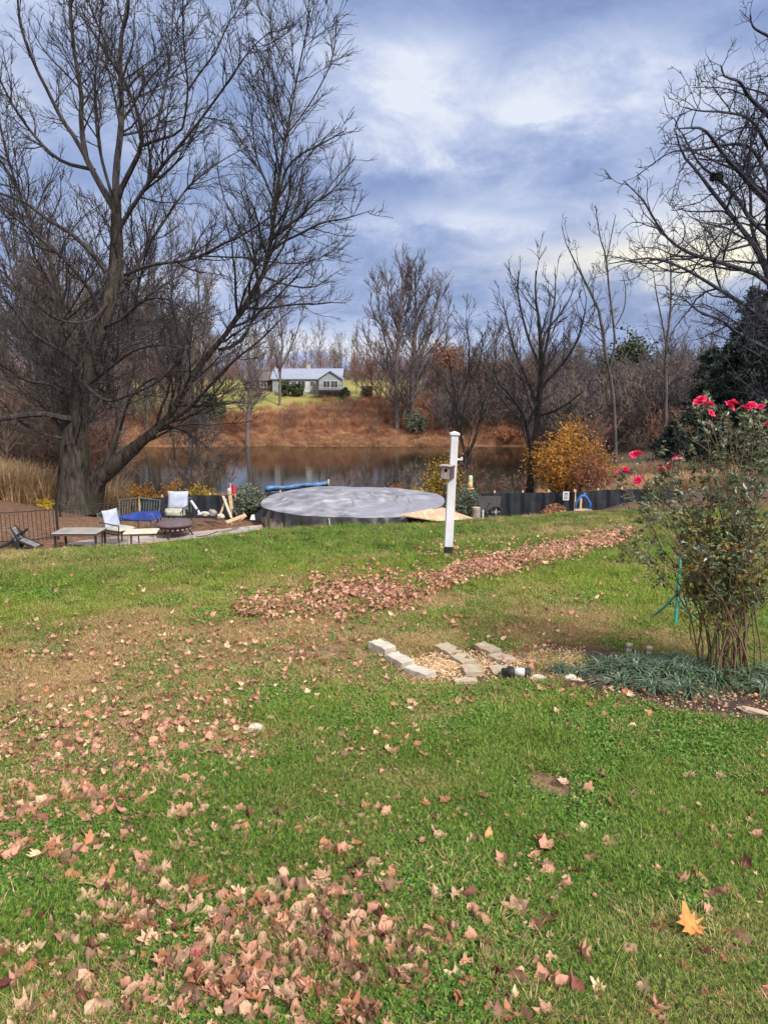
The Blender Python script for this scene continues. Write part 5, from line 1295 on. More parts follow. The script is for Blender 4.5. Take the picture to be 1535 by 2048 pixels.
# blue cloth / cushion heap
mc_ = MB(); 
n = 30; A, B = np.meshgrid(np.linspace(-1, 1, n), np.linspace(-1, 1, n))
hgt = np.clip(1 - np.abs(A) ** 8, 0, 1) ** .5 * np.clip(1 - np.abs(B) ** 8, 0, 1) ** .5
Zb = .0 + hgt * (.13 + .07 * A + .02 * np.sin(A * 5 + B * 3) + .04 * (fbm(A + 3, B + 2, 3, 4) - .5))
Vt = np.stack([A * .52 * (1 + .05 * np.sin(4 * B)), B * .25 * (1 + .06 * np.sin(5 * A)), Zb], -1).reshape(-1, 3); Vb = Vt * [1, 1, 0]
i_ = np.arange(n * n).reshape(n, n); F = np.stack([i_[:-1, :-1], i_[:-1, 1:], i_[1:, 1:], i_[1:, :-1]], -1).reshape(-1, 4)
bo = link('blue_cushion', mesh_np('blue_cushion', np.concatenate([Vt, Vb]), np.concatenate([F, F[:, ::-1] + n * n]), M['blue'], True), loc=(c[0] + .12, c[1] - .06, PZ + .41), rz=R(-6), label='crumpled bright blue cushion lying on the metal bench', cat='cushion')
# cream side table
c = pg(279, 16.75); o = empty('side_table', c, 'small cream side table with splayed legs in front of the blue cushion', 'table', rz=R(8))
for q_ in ((-.24, -.17), (.30, -.15), (-.26, .17), (.26, .17)): MB().tube([(q_[0] * 1.12, q_[1] * 1.1, 0), (q_[0], q_[1], .43)], .026, 7).obj('leg', M['cream'], o)
MB().box((0, 0, .46), (.74, .46, .04), bev=.01).obj('tabletop', mat('cream_top', (.48, .46, .38), (.38, .36, .29), 6, .5), o)
MB().box((0, -.15, .42), (.52, .02, .06)).box((0, .15, .42), (.52, .02, .06)).obj('apron', M['cream'], o)
# chair with big pale cushion
c = pg(350, 19.4); o = armchair(c, R(-6), 'dark metal chair holding a big square pale blue-grey cushion', w=.62, back=.72)
p_ = pillow(.54, .20, .5, M['seat_white'], 'seat_cushion', o, 4); p_.location = (0, -.02, .40)
p_ = pillow(.56, .50, .16, M['cushion'], 'back_cushion', o, 3); p_.location = (0, .2, .68); p_.rotation_euler = (R(-12), 0, R(2))
# fire pit with dome mesh
c = pg(347, 18.2); o = empty('fire_pit', c, 'round dark rusty fire pit with a pierced bowl in front of the pale cushioned chair', 'fire pit')
MB().lathe([(.24, .16), (.36, .20), (.43, .30), (.46, .33), (.50, .335), (.50, .35), (.44, .35), (.40, .31), (.2, .22), (0, .2)], k=32).obj('bowl', M['rust'], o, True)
h_ = MB()
for i in range(22):
    a = 2 * math.pi * i / 22; p0 = np.array([.405 * math.cos(a), .405 * math.sin(a), .255]); h_.box(p0, (.03, .055, .05), rot=(0, R(-30), a))
h_.obj('vent_holes', mat('pale_holes', (.30, .26, .25), (.22, .19, .18), 5, .9), o)
MB().lathe([(.44, .352), (.36, .41), (.2, .45), (.05, .465), (0, .466)], k=32).obj('lid', mat('dark_lid', (.06, .045, .055), (.11, .085, .095), 20, .7), o, True)
MB().tube([(0, 0, .46), (0, 0, .50), (.02, 0, .51)], .015, 6).obj('handle', M['black'], o)
for i in range(3):
    a = 2 * math.pi * i / 3 + .4; MB().tube([(.3 * math.cos(a), .3 * math.sin(a), .24), (.44 * math.cos(a), .44 * math.sin(a), 0)], .018, 6).obj('leg', M['black'], o)
# poker lying at its right
a_ = pg(388, 18.1); MB().tube([(0, 0, .02), (.25, .05, .05), (.52, .2, .12)], .014, 6).obj('fire_poker', M['black'], loc=tuple(a_), label='dark iron rod sticking out right of the fire pit', cat='poker')
# dark tipped lounge frame at far left
c = np.array([P(28, 1050, 16.6)[0], 16.6, g1(P(28, 1050, 16.6)[0], 16.6)]); o = empty('folded_lounger', c, 'black folded metal lounge chair lying against the iron fence', 'chair')
MB().tube([(-.46, 0, .02), (-.18, 0, .12), (.16, .05, .42)], .03, 6).tube([(-.46, .3, .02), (-.18, .3, .12), (.16, .3, .42)], .03, 6).obj('seat_frame', M['black'], o)
MB().tube([(.48, 0, .02), (.1, 0, .18), (-.12, .05, .5)], .03, 6).tube([(.48, .3, .02), (.1, .3, .18), (-.12, .3, .5)], .03, 6).obj('back_frame', M['black'], o)
sl2 = MB()
for i in range(6): q_ = i / 5; sl2.box((.40 - .30 * q_, .15, .05 + .13 * q_), (.06, .3, .03), rot=(0, R(28), 0))
for i in range(5): q_ = i / 4; sl2.box((-.1 + .18 * q_ * 0 + .1 * q_, .15, .45 - .22 * q_), (.05, .3, .03), rot=(0, R(60), 0))
sl2.obj('slats', mat('greyed_strap', (.10, .10, .11), (.2, .19, .2), 9, .7), o)
MB().box((.0, .12, .1), (.18, .26, .18), rot=(0, R(20), 0), bev=.02).obj('hinge_block', M['black'], o)
# boards, posts and wood scraps
def plank(p0, p1, w, t, m_, label, cat='board', name='board'):
    p0, p1 = np.array(p0), np.array(p1); d = p1 - p0; L_ = np.linalg.norm(d)
    mb = MB().box((0, 0, L_ / 2), (w, t, L_), bev=.004); o = mb.obj(name, m_, loc=tuple(p0), label=label, cat=cat)
    o.rotation_euler = Vector(d).to_track_quat('Z', 'Y').to_euler(); return o
D = 19.2
plank(P(463, 1036, D), P(446, 992, D + .3), .07, .03, M['wood_pale'], 'pale board leaning left, front leg of the A-shaped pair')
plank(P(440, 1030, D + .2), P(452, 998, D + .35), .06, .03, M['wood'], 'darker tan board leaning right behind the pale one')
plank(P(463, 1018, D + .5), P(460, 990, D + .5), .08, .08, M['wood'], 'short upright wooden post behind the leaning boards', 'post', 'wood_post')
plank(P(402, 1030, D), P(382, 1001, D + .1), .07, .03, M['white'], 'white board leaning left in front of the black fabric fence')
plank(P(396, 1029, D - .1), P(407, 1024, D - .1), .05, .04, M['white'], 'short white piece at the foot of the leaning white board')
plank(P(377, 1036, D), P(396, 1018, D), .05, .04, M['black'], 'dark stick crossing below the leaning white board', 'stick', 'stick')
plank(P(452, 1045, 18.4), P(488, 1031, 18.7), .13, .05, M['wood'], 'tan wooden plank end lying on the soil below the leaning boards')
plank(P(478, 1040, 18.9), P(490, 1030, 18.9), .16, .10, M['wood'], 'chunky tan wood block beside the low plank', 'block', 'wood_block')
o = empty('garden_ornament', P(459, 990, D + .5), 'white bulb-shaped ornament on top of the short wooden post', 'ornament')
MB().lathe([(0, 0), (.045, 0), (.05, .05), (.065, .10), (.06, .15), (.03, .19), (0, .2)], k=16).obj('bulb', M['cream'], o, True)
MB().lathe([(.052, .03), (.056, .045), (.052, .06)], k=16).obj('collar', M['wood'], o, True)
pr_ = P(465, 985, D + .9); o = empty('red_flag', (pr_[0], pr_[1], pr_[2]), 'small red cloth hanging from a thin pole behind the wooden post', 'flag')
MB().tube([(-.05, 0, -.9), (-.05, 0, .26)], .012, 6).obj('pole', M['white'], o)
n = 8; A, B = np.meshgrid(np.linspace(0, 1, n), np.linspace(0, 1, n)); Vt = np.stack([A * .14 - .04, .03 * np.sin(A * 9), B * .24 - .02 - .04 * A], -1).reshape(-1, 3)
i_ = np.arange(n * n).reshape(n, n); F = np.stack([i_[:-1, :-1], i_[:-1, 1:], i_[1:, 1:], i_[1:, :-1]], -1).reshape(-1, 4)
link('cloth', mesh_np('cloth', np.concatenate([Vt, Vt + [0, .006, 0]]), np.concatenate([F, F[:, ::-1] + n * n]), mat('red_cloth', (.42, .03, .06), (.25, .02, .04), 6, .8), True), o)
def rock(name, c, s, m_, label, seed, cat='stone'):
    r_ = np.random.default_rng(seed); import bmesh
    bm = bmesh.new(); bmesh.ops.create_icosphere(bm, subdivisions=3, radius=1)
    ph = r_.uniform(0, 6, 3)
    for v in bm.verts:
        q = v.co; f = 1 + .13 * math.sin(3 * q.x + ph[0]) * math.cos(2.5 * q.y + ph[1]) + .07 * math.sin(6 * q.z + ph[2] + 3 * q.x)
        v.co = Vector((q.x * f * s[0], q.y * f * s[1], max(q.z * f, -.5) * s[2]))
    me = bpy.data.meshes.new(name); bm.to_mesh(me); bm.free(); me.materials.append(m_)
    return link(name, me, loc=tuple(c), label=label, cat=cat)
M['stone'] = mat('pale_stone', (.46, .40, .34), (.32, .27, .23), 6, .9, .5, 20)
rock('stone', P(442, 1033, 19.0), (.10, .09, .08), M['stone'], 'pale round stone at the foot of the leaning boards', 1)
rock('stone', P(411, 1028, 19.6), (.09, .08, .08), M['stone'], 'pale stone just right of the white board', 2)
rock('stone', P(425, 1026, 20.2), (.13, .12, .11), mat('grey_stone', (.16, .15, .16), (.26, .24, .24), 8, .9, .5, 18), 'dark grey stone heap between the white board and the leaning boards', 3)
wt = P(505, 1040, 19.0); MB().add([(-.07, 0, 0), (.07, 0, 0), (.05, .05, 0), (-.05, .05, 0), (-.03, .02, .13), (.045, .02, .15)], [(0, 1, 5, 4), (1, 2, 5), (2, 3, 4, 5), (3, 0, 4), (0, 3, 2, 1)]).obj('plastic_scrap', M['white'], loc=tuple(wt), label='small white pointed scrap at the foot of the dark green shrub', cat='scrap')

# ------------------------------------------------------------------ right of the pool: barrow, stump, stake, arch, leaf pile
c = on(978, 21.3); c[2] = float(Z(1036, 21.3)); o = empty('wheelbarrow', c, 'black wheelbarrow tipped up beside the black fabric fence', 'wheelbarrow')
MB().add([(-.28, -.1, .22), (.28, -.1, .25), (.36, .1, .62), (-.32, .12, .62), (-.18, .28, .25), (.2, .28, .27), (.3, .3, .60), (-.26, .3, .60)], [(0, 1, 2, 3), (4, 7, 6, 5), (0, 4, 5, 1), (1, 5, 6, 2), (3, 2, 6, 7), (0, 3, 7, 4)]).obj('tray', M['black'], o)
wh = MB(); wh.lathe([(.15, -.035), (.19, -.03), (.2, 0), (.19, .03), (.15, .035), (.13, 0), (.15, -.035)], k=24); w_ = wh.obj('wheel', M['black'], o, True); w_.location = (.18, -.12, .2); w_.rotation_euler = (R(90), 0, R(10))
hb_ = MB(); hb_.lathe([(0, -.02), (.05, -.02), (.05, .02), (0, .02)], k=12)
for i in range(4): hb_.box((.07 * math.cos(i * 1.57), .07 * math.sin(i * 1.57), 0), (.12, .02, .012), rot=(0, 0, i * 1.57))
q_ = hb_.obj('hub', mat('grey_metal', (.25, .25, .26), (.16, .16, .17), 6, .4), o); q_.location = (.18, -.12, .2); q_.rotation_euler = (R(90), 0, R(10))
for sx in (-.12, .22): MB().tube([(sx, -.14, .2), (sx + .12, 0, .45), (sx + .30, .0, .12)], .018, 6).obj('handle', M['black'], o)
c = on(952, 21.0); c[2] = float(Z(1036, 21.0)); o = empty('tree_stump', c, 'short grey cut stump beside the black wheelbarrow', 'stump')
MB().lathe([(.15, -.1), (.13, .02), (.115, .22), (.12, .30), (.11, .31)], k=18).obj('trunk', M['bark_pale'], o, True)
MB().lathe([(.112, .311), (.06, .315), (0, .315)], k=18).obj('cut_top', M['wood_pale'], o)
c = G1(965, 1038); MB().box((0, 0, .10), (.035, .03, .22), bev=.004).add([(-.0175, -.015, .21), (.0175, -.015, .21), (.0175, .015, .21), (-.0175, .015, .21), (0, 0, .245)], [(0, 1, 4), (1, 2, 4), (2, 3, 4), (3, 0, 4)]).obj('stake', M['white'], loc=tuple(c), label='short white stake at the lawn edge beside the plywood sheet', cat='stake')
c = P(1108, 1027, 21.5); r_ = np.random.default_rng(3)
n = 1300; a = r_.uniform(0, 6.28, n); q = np.sqrt(r_.uniform(0, 1, n)); x_ = q * np.cos(a); y_ = q * np.sin(a)
pp = np.stack([x_ * .38, y_ * .3, .30 * (1 - q ** 1.6) * r_.uniform(.5, 1, n)], -1)
V, F = leafmesh(pp, 1, .02, .05, 9); link('leaf_pile', mesh_np('leaf_pile', V, F, leafmat('pile_leaves', [(.10, .05, .03), (.30, .15, .08), (.45, .26, .15)], 8), False), loc=tuple(c), label='brown heap of raked leaves against the black fence below the sign', cat='leaf pile')
c = P(1164, 1022, 22.6); o = empty('play_arch', c, 'small bright blue arch with a tan upright on a pale base, right of the sign', 'play arch')
ar = [(-.22 + .44 * i / 14, 0, .24 + .24 * math.sin(math.pi * i / 14)) for i in range(15)]
MB().tube([(-.22, 0, .08)] + ar + [(.22, 0, .05)], .038, 10).obj('arch_tube', mat('blue_plastic', (.03, .13, .42), (.02, .08, .28), 3, .4), o, True)
MB().box((-.06, .03, .2), (.07, .05, .4), bev=.01).obj('upright', M['wood'], o)
MB().box((0, .0, .02), (.56, .3, .07), bev=.015).obj('base', M['cream'], o)
MB().lathe([(0, .0), (.035, .01), (.03, .06), (0, .07)], (.04, 0, .50), 10).obj('knob', mat('blue_knob', (.05, .2, .5), None, 3, .4), o, True)

# ------------------------------------------------------------------ paving blocks, gravel, drain
mb_pale = mat('pale_concrete', (.44, .41, .36), (.31, .28, .24), 12, .9, .5, 60, c3=(.37, .32, .28))
mb_tan = mat('tan_concrete', (.36, .31, .235), (.26, .215, .155), 10, .9, .6, 60, c3=(.33, .26, .2))
def block(px, py, w, dpt, h, rz, m_, label, tilt=0., lift=.02):
    c = G1(px, py); r_ = np.random.default_rng(int(px))
    n = 7; mb = MB()
    P4 = [(-w / 2, -dpt / 2), (w / 2, -dpt / 2 + .01), (w / 2 - .012, dpt / 2), (-w / 2 + .012, dpt / 2)]
    import bmesh
    bm = bmesh.new(); bmesh.ops.create_cube(bm, size=1)
    bmesh.ops.bevel(bm, geom=list(bm.edges), offset=.035, segments=1, affect='EDGES')
    bmesh.ops.subdivide_edges(bm, edges=list(bm.edges), cuts=3, use_grid_fill=True)
    for v in bm.verts:
        v.co = Vector((v.co.x * w, v.co.y * dpt, v.co.z * h)) + Vector([.004 * math.sin(v.co.x * 9 + 5 * v.co.y * 3 + px), .004 * math.sin(v.co.x * 13 + px), .004 * math.sin(v.co.y * 15 + v.co.x * 11)])
    me = bpy.data.meshes.new('paving_block'); bm.to_mesh(me); bm.free(); me.materials.append(m_)
    o = link('paving_block', me, loc=(c[0], c[1], c[2] + lift), label=label, cat='paving block', group='concrete edging blocks in the lawn')
    o.rotation_euler = (R(tilt), 0, R(rz)); return o
for a in [(764, 1308, .24, .13, .11, -52, mb_pale, 'palest concrete block standing highest at the left end of the left row', 0, .045),
          (799, 1329, .24, .13, .08, -55, mb_pale, 'pale concrete block in the middle of the left row', 0, .03),
          (838, 1349, .24, .12, .06, -42, mb_pale, 'pale flat concrete block at the near end of the left row', 0, .02),
          (896, 1303, .24, .15, .05, -58, mb_tan, 'tan block at the far end of the middle row', 0, .015),
          (926, 1323, .19, .15, .05, -62, mb_tan, 'tan block second from the far end of the middle row', 0, .015),
          (944, 1346, .17, .155, .05, -86, mb_tan, 'tan square block in the middle row, third from its far end', 0, .02),
          (930, 1366, .18, .08, .04, 4, mb_tan, 'pinkish tan block at the near end of the middle row', 0, .012),
          (974, 1301, .24, .14, .045, -55, mb_tan, 'tan block at the far end of the right row', 0, .015),
          (1004, 1320, .20, .15, .04, -50, mb_tan, 'tan block in the middle of the right row', 0, .012),
          (1000, 1343, .17, .16, .035, -84, mb_tan, 'dull pinkish block in the right row beside the black drain', 0, .008)]:
    block(*a)
rock('stone', G1(1075, 1359) + [0, 0, .01], (.065, .04, .03), M['stone'], 'small tan stone right of the black drain fitting', 11)
rock('stone', G1(1140, 1359) + [0, 0, .01], (.055, .035, .03), M['stone'], 'small pinkish stone at the near edge of the leafy clumps', 12)
o = rock('stone', G1(1504, 1425) + [0, 0, .012], (.10, .03, .026), M['wood_pale'], 'long pale chunk lying on the dark mulch at the right edge', 13); o.rotation_euler = (0, 0, R(-35))
rock('stone', G1(512, 1462) + [0, 0, .01], (.07, .05, .035), M['stone'], 'lone pale stone in the straw-coloured grass on the left', 14)
# white capped stubs in the mulch
for px, py, lb in ((1257, 1302, 'left'), (1297, 1308, 'right')):
    c = G1(px, py); o = empty('pipe_stub', c, 'short white capped pipe stub in the mulch, %s one of the pair' % lb, 'pipe', 'white pipe stubs in the mulch')
    MB().lathe([(.024, -.03), (.024, .05), (.0, .05)], k=16).obj('pipe', M['white'], o, True)
    MB().lathe([(.024, .035), (.03, .036), (.03, .065), (.024, .072), (0, .073)], k=16).obj('cap', M['cream'], o, True)
# black drain box with a white pipe
c = G1(1030, 1356); o = empty('drain_fitting', c, 'black drain fitting with a short white pipe through it at the end of the blocks', 'drain')
MB().box((0, .02, .015), (.22, .16, .06), rot=(R(6), 0, R(-4)), bev=.015).obj('body', M['black'], o)
q_ = MB().lathe([(.02, -.045), (.034, -.045), (.034, .045), (.02, .045)], k=18).obj('white_pipe', M['white'], o, True); q_.location = (.02, -.03, .065); q_.rotation_euler = (0, R(90), R(-8))
q_ = MB().lathe([(.0, -.03), (.044, -.03), (.044, .02), (.03, .03)], k=18).obj('left_collar', M['black'], o, True); q_.location = (-.045, -.03, .065); q_.rotation_euler = (0, R(90), R(-8))
q_ = MB().lathe([(.0, .03), (.036, .03), (.036, -.02), (.03, -.03)], k=18).obj('right_collar', M['black'], o, True); q_.location = (.085, -.035, .06); q_.rotation_euler = (0, R(90), R(-8))
# chip gravel between the blocks
r_ = np.random.default_rng(8); n = 5200
gpx = np.concatenate([r_.normal(875, 34, 2200), r_.normal(960, 26, 900), r_.uniform(1010, 1170, 1500), r_.uniform(1180, 1535, 600)]); gpy = np.concatenate([r_.normal(1334, 13, 2200), r_.normal(1326, 18, 900), r_.normal(1316, 12, 1500), r_.normal(1395, 26, 600)])
x, y, z = G(gpx, gpy); pts = np.stack([x, y, z + .003], -1)
nr_ = unit(r_.normal(size=(n, 3)) + [0, 0, 1.2]); u_ = unit(np.cross(nr_, r_.normal(size=(n, 3)))); v_ = np.cross(nr_, u_); s_ = r_.uniform(.006, .016, n)[:, None]
V = np.stack([pts - u_ * s_, pts - v_ * s_ * .7, pts + u_ * s_, pts + v_ * s_ * .7, pts + nr_ * s_ * .6], 1).reshape(-1, 3)
b0 = np.arange(n)[:, None] * 5; F = np.concatenate([b0 + np.array([[a_, b_, 4]]) for a_, b_ in ((0, 1), (1, 2), (2, 3), (3, 0))])
link('gravel', mesh_np('gravel', V, F, leafmat('chips', [(.20, .12, .07), (.42, .27, .15), (.60, .46, .32)], 30, 0., .9), False), kind='stuff', label='tan wood chips and gravel between the concrete blocks', cat='gravel')
# green tripod sprinkler
c = G1(1349, 1252); tp_ = P(1349, 1066, c[1]) - c; m_g = mat('teal_metal', (.03, .34, .28), (.02, .22, .20), 6, .4)
o = empty('sprinkler_stand', c, 'thin teal-green tripod sprinkler stand left of the rose stems', 'sprinkler')
MB().tube([(0, 0, 0), (0, 0, tp_[2] * .55)], .015, 7).obj('pole', m_g, o)
MB().tube([(0, 0, tp_[2] * .5), (0, 0, tp_[2] * .93)], .013, 7).obj('riser', mat('teal_pale', (.08, .38, .36), (.04, .22, .2), 6, .4), o)
MB().lathe([(.01, tp_[2] * .92), (.022, tp_[2] * .93), (.024, tp_[2] * .98), (.01, tp_[2]), (0, tp_[2])], k=12).obj('sprinkler_head', M['black'], o, True)
MB().lathe([(.012, tp_[2] * .32), (.022, tp_[2] * .33), (.022, tp_[2] * .39), (.012, tp_[2] * .40)], k=12).obj('collar', M['black'], o, True)
e1 = G1(1304, 1233) - c
for e in (e1, np.array([.28, .2, g1(c[0] + .28, c[1] + .2) - c[2]])): MB().tube([(0, 0, tp_[2] * .36), (e[0] * .5, e[1] * .5, tp_[2] * .16 + e[2] * .5), tuple(e)], .013, 6).obj('leg', m_g, o)
# ------------------------------------------------------------------ rose bush
r_ = np.random.default_rng(21)
rb_ = G1(1452, 1352); BD = rb_[1]
rose = empty('rose_bush', rb_, 'tall leggy rose bush with pink-red blooms at the right edge', 'rose bush')
heads = [(1392, 806), (1412, 812), (1415, 828), (1413, 850), (1452, 815), (1485, 820), (1500, 818), (1516, 815), (1528, 850), (1263, 911), (1238, 945), (1250, 946), (1345, 920), (1333, 938), (1318, 940), (1272, 962)]
tips_px = [(h[0], h[1] + 12) for h in heads] + [(1290, 1000), (1330, 1010), (1365, 985), (1255, 1075), (1285, 1100), (1300, 1040), (1270, 1020), (1350, 960), (1400, 930), (1440, 880), (1470, 860), (1520, 880), (1560, 850), (1600, 900), (1640, 980), (1680, 1060),
    (1500, 930), (1545, 1000), (1430, 960), (1390, 1020), (1375, 1080), (1590, 1100), (1480, 1000), (1420, 1100), (1540, 900), (1460, 930), (1620, 860), (1240, 1090), (1360, 1040)]
n = len(tips_px); m = 14; s = np.linspace(0, 1, m)
Pn = np.empty((n, m, 3)); Rn = np.empty((n, m)); tipd = []
for i, (px, py) in enumerate(tips_px):
    d1 = BD + r_.uniform(-.55, .55) * (1.0 if i >= len(heads) else .7)
    tp_ = P(px, py, d1); b0 = rb_ + np.array([r_.uniform(-.20, .26), r_.uniform(-.16, .16), -.02])
    hz = tp_ - b0; q = s[:, None]
    Pn[i] = b0 + np.concatenate([hz[:2] * (q ** 1.45), hz[2] * (1.12 * q - .12 * q ** 3)], 1)
    Pn[i, 1:-1] += r_.normal(0, .012, (m - 2, 3)); Rn[i] = r_.uniform(.006, .010) * (1 - .72 * s)
c1 = grow(Pn, Rn, 7.0, .22, 1, (.35, .9), .22, 6, .16, .35, .008, .12, .5, seed=4, rmin=.0016)
c2 = grow(c1[0], c1[1], 7, .2, 1, (.4, 1.), .45, 4, .15, .1, .008, .06, .2, seed=5, rmin=.0012)
base = rb_
V, F = tubes(Pn, Rn, 6); link('canes', mesh_np('canes', V - base, F, mat('rose_cane', (.13, .065, .045), (.09, .10, .045), 5, .7, detail=3), True), rose)
V, F = joinVF([tubes(c1[0], c1[1], 4), tubes(c2[0], c2[1], 3)]); link('twigs', mesh_np('twigs', V - base, F, mat('rose_twig', (.15, .07, .05), (.10, .11, .05), 5, .7), False), rose)
def leaflets(Pc, per, size, seed, asp=.52, thr=0.):
    q = np.random.default_rng(seed); A = Pc.reshape(-1, 3); A = A[A[:, 2] > thr]; k = q.choice(len(A), per); c = A[k] + q.normal(0, .014, (per, 3))
    nrm = unit(q.normal(0, .55, (per, 3)) + [0, -.15, .8]); u = unit(np.cross(nrm, q.normal(size=(per, 3)))); v = np.cross(nrm, u); sz = size * q.uniform(.55, 1.25, per)[:, None]
    prof = [(-1, 0), (-.45, .8), (.25, .9), (1, 0), (.25, -.9), (-.45, -.8)]
    V = np.stack([c + u * sz * a + v * sz * asp * b_ + nrm * sz * (.25 * abs(b_) - .12 * a * a) for a, b_ in prof], 1).reshape(-1, 3)
    V = V.reshape(per, 6, 3); lx, ly = scr(c[:, 0], c[:, 1], c[:, 2]); gap = (lx > 1328) & (lx < 1366) & (ly > 1055) & (ly < 1262) & (q.uniform(0, 1, per) < .8); V = V[~gap]; per = len(V)
    b0 = np.arange(per)[:, None] * 6
    return V.reshape(-1, 3), np.concatenate([b0 + [[0, 1, 2, 3]], b0 + [[0, 3, 4, 5]]])
tipsA = np.concatenate([c1[0][:, 2:].reshape(-1, 3), c2[0][:, 1:].reshape(-1, 3)])
hi_ = tipsA[tipsA[:, 2] > rb_[2] + .62]; lo__ = tipsA[(tipsA[:, 2] <= rb_[2] + 1.3) & (tipsA[:, 2] > rb_[2] + .25)]
V, F = leaflets(hi_, 3800, .027, 1); link('foliage', mesh_np('foliage', V - base, F, leafmat('rose_leaves', [(.018, .032, .014), (.06, .085, .035), (.12, .15, .09), (.34, .37, .36)], 6, .25, .35, 60), False), rose)
V, F = leaflets(lo__, 1700, .024, 2); link('turning_foliage', mesh_np('turning_foliage', V - base, F, leafmat('rose_leaves_turning', [(.05, .065, .018), (.17, .17, .03), (.30, .19, .06), (.18, .07, .03)], 6, .3, .5, 60), False), rose, label='yellowing and brown lower leaves')
mr = leafmat('rose_petals', [(.55, .012, .07), (.75, .03, .13), (.85, .10, .22)], 20, .25, .5, 60)
def bloom(rad, seed):
    q = np.random.default_rng(seed); Vs, Fs, off = [], [], 0
    for ring, (cnt, tilt, rr1, lift) in enumerate([(7, .35, 1.0, .0), (6, .75, .8, .12), (5, 1.15, .55, .25), (4, 1.45, .3, .32)]):
        for i in range(cnt):
            a = 2 * math.pi * (i + .5 * ring) / cnt + q.uniform(-.25, .25); L_ = rad * rr1 * q.uniform(.8, 1.15); w_ = L_ * .62
            ct, st_ = math.cos(tilt + q.normal(0, .12)), math.sin(tilt)
            g_ = []
            for u_, wv_ in ((0, .25), (.4, .8), (.75, 1.), (1., .55)):
                for sg in (-1, 0, 1):
                    x_ = L_ * u_ * ct; z_ = L_ * u_ * st_ - (.25 * L_ * u_ ** 3 if ring < 2 else 0) + abs(sg) * .12 * L_; y_ = sg * w_ * wv_ * .5 * 1.2
                    g_.append((x_ * math.cos(a) - y_ * math.sin(a), x_ * math.sin(a) + y_ * math.cos(a), z_ + lift * rad * .4))
            Vs += g_
            for r2 in range(3):
                for c3 in range(2): k = off + r2 * 3 + c3; Fs.append((k, k + 1, k + 4, k + 3))
            off += 12
    return np.array(Vs), np.array(Fs)
bl = [mesh_np('flower', *bloom(.046, i), mr, True) for i in range(4)]
k0 = 0
for i, (px, py) in enumerate(heads):
    tpos = Pn[i, -1] - base
    for j in range(2 if i in (0, 4, 5, 6, 9, 10, 12, 13) else 1):
        off = np.array([r_.uniform(-.03, .03), r_.uniform(-.03, .03), r_.uniform(.0, .05)]) if j else np.zeros(3)
        f = link('flower', bl[(i + j) % 4], rose, loc=tuple(tpos + off + [0, -.03, .05])); f.rotation_euler = (r_.uniform(-.2, .9), r_.uniform(-.5, .5), r_.uniform(0, 6)); f.scale = (r_.uniform(.75, 1.1),) * 3

# strappy clumps edging the bed
ms = leafmat('strap_leaves', [(.008, .022, .009), (.04, .075, .034), (.11, .165, .10), (.33, .39, .31)], 12, .2, .35, 90)
def strap(n, L_, w, seed):
    q = np.random.default_rng(seed); m = 7; s = np.linspace(0, 1, m)
    a = q.uniform(0, 6.28, n); ll = L_ * q.uniform(.6, 1.15, n); el_ = q.uniform(.75, 1.45, n); b0 = q.normal(0, .035, (n, 2))
    hx_ = ll[:, None] * (np.cos(el_)[:, None] * s + .45 * s ** 2); hz_ = ll[:, None] * (np.sin(el_)[:, None] * s * .95 - .72 * s ** 2.2)
    hz_ = np.maximum(hz_, .006)
    ctr = np.stack([b0[:, :1] + hx_ * np.cos(a)[:, None], b0[:, 1:] + hx_ * np.sin(a)[:, None], hz_], -1)
    sdv = np.stack([-np.sin(a), np.cos(a), 0 * a], -1)[:, None]; ww = (w * (1 - s ** 3 * .9) * .5)[None, :, None]
    V = np.stack([ctr - sdv * ww + [0, 0, .0012], ctr + sdv * ww + [0, 0, .0012]], 2).reshape(n, -1, 3)
    b = np.arange(n)[:, None] * 2 * m; F = np.concatenate([b + [[2 * j, 2 * j + 1, 2 * j + 3, 2 * j + 2]] for j in range(m - 1)])
    return V.reshape(-1, 3), F
st = [mesh_np('strap_clump', *strap(80, .36, .010, i), ms, False) for i in range(4)]
clumps = [(1215, 1345, 1.0, 'leftmost big'), (1268, 1350, 1.1, 'second big from the left'), (1240, 1372, .85, 'low front left'), (1322, 1358, 1.1, 'middle'), (1305, 1382, .85, 'front middle'), (1375, 1355, 1.1, 'middle right'), (1370, 1388, .9, 'near the dark mulch'), (1425, 1368, 1.0, 'left of the rose stems'),
          (1492, 1362, 1.0, 'right of the rose stems'), (1528, 1388, .9, 'rightmost in view'), (1160, 1350, .6, 'small one left of the row'), (1120, 1345, .55, 'smallest, beside the drain'), (1560, 1370, 1.1, 'just outside at the right edge'), (1350, 1330, .8, 'back row middle'), (1290, 1332, .8, 'back row left'), (1400, 1340, .8, 'back row right')]
for i, (px, py, sc_, wh_) in enumerate(clumps):
    c = G1(px, py); o = link('border_grass', st[i % 4], loc=tuple(c), rz=r_.uniform(0, 6), label='arching blue-green strap-leaved clump in the bed, ' + wh_, cat='plant', group='strap-leaved clumps edging the rose bed'); o.scale = (sc_, sc_, sc_)

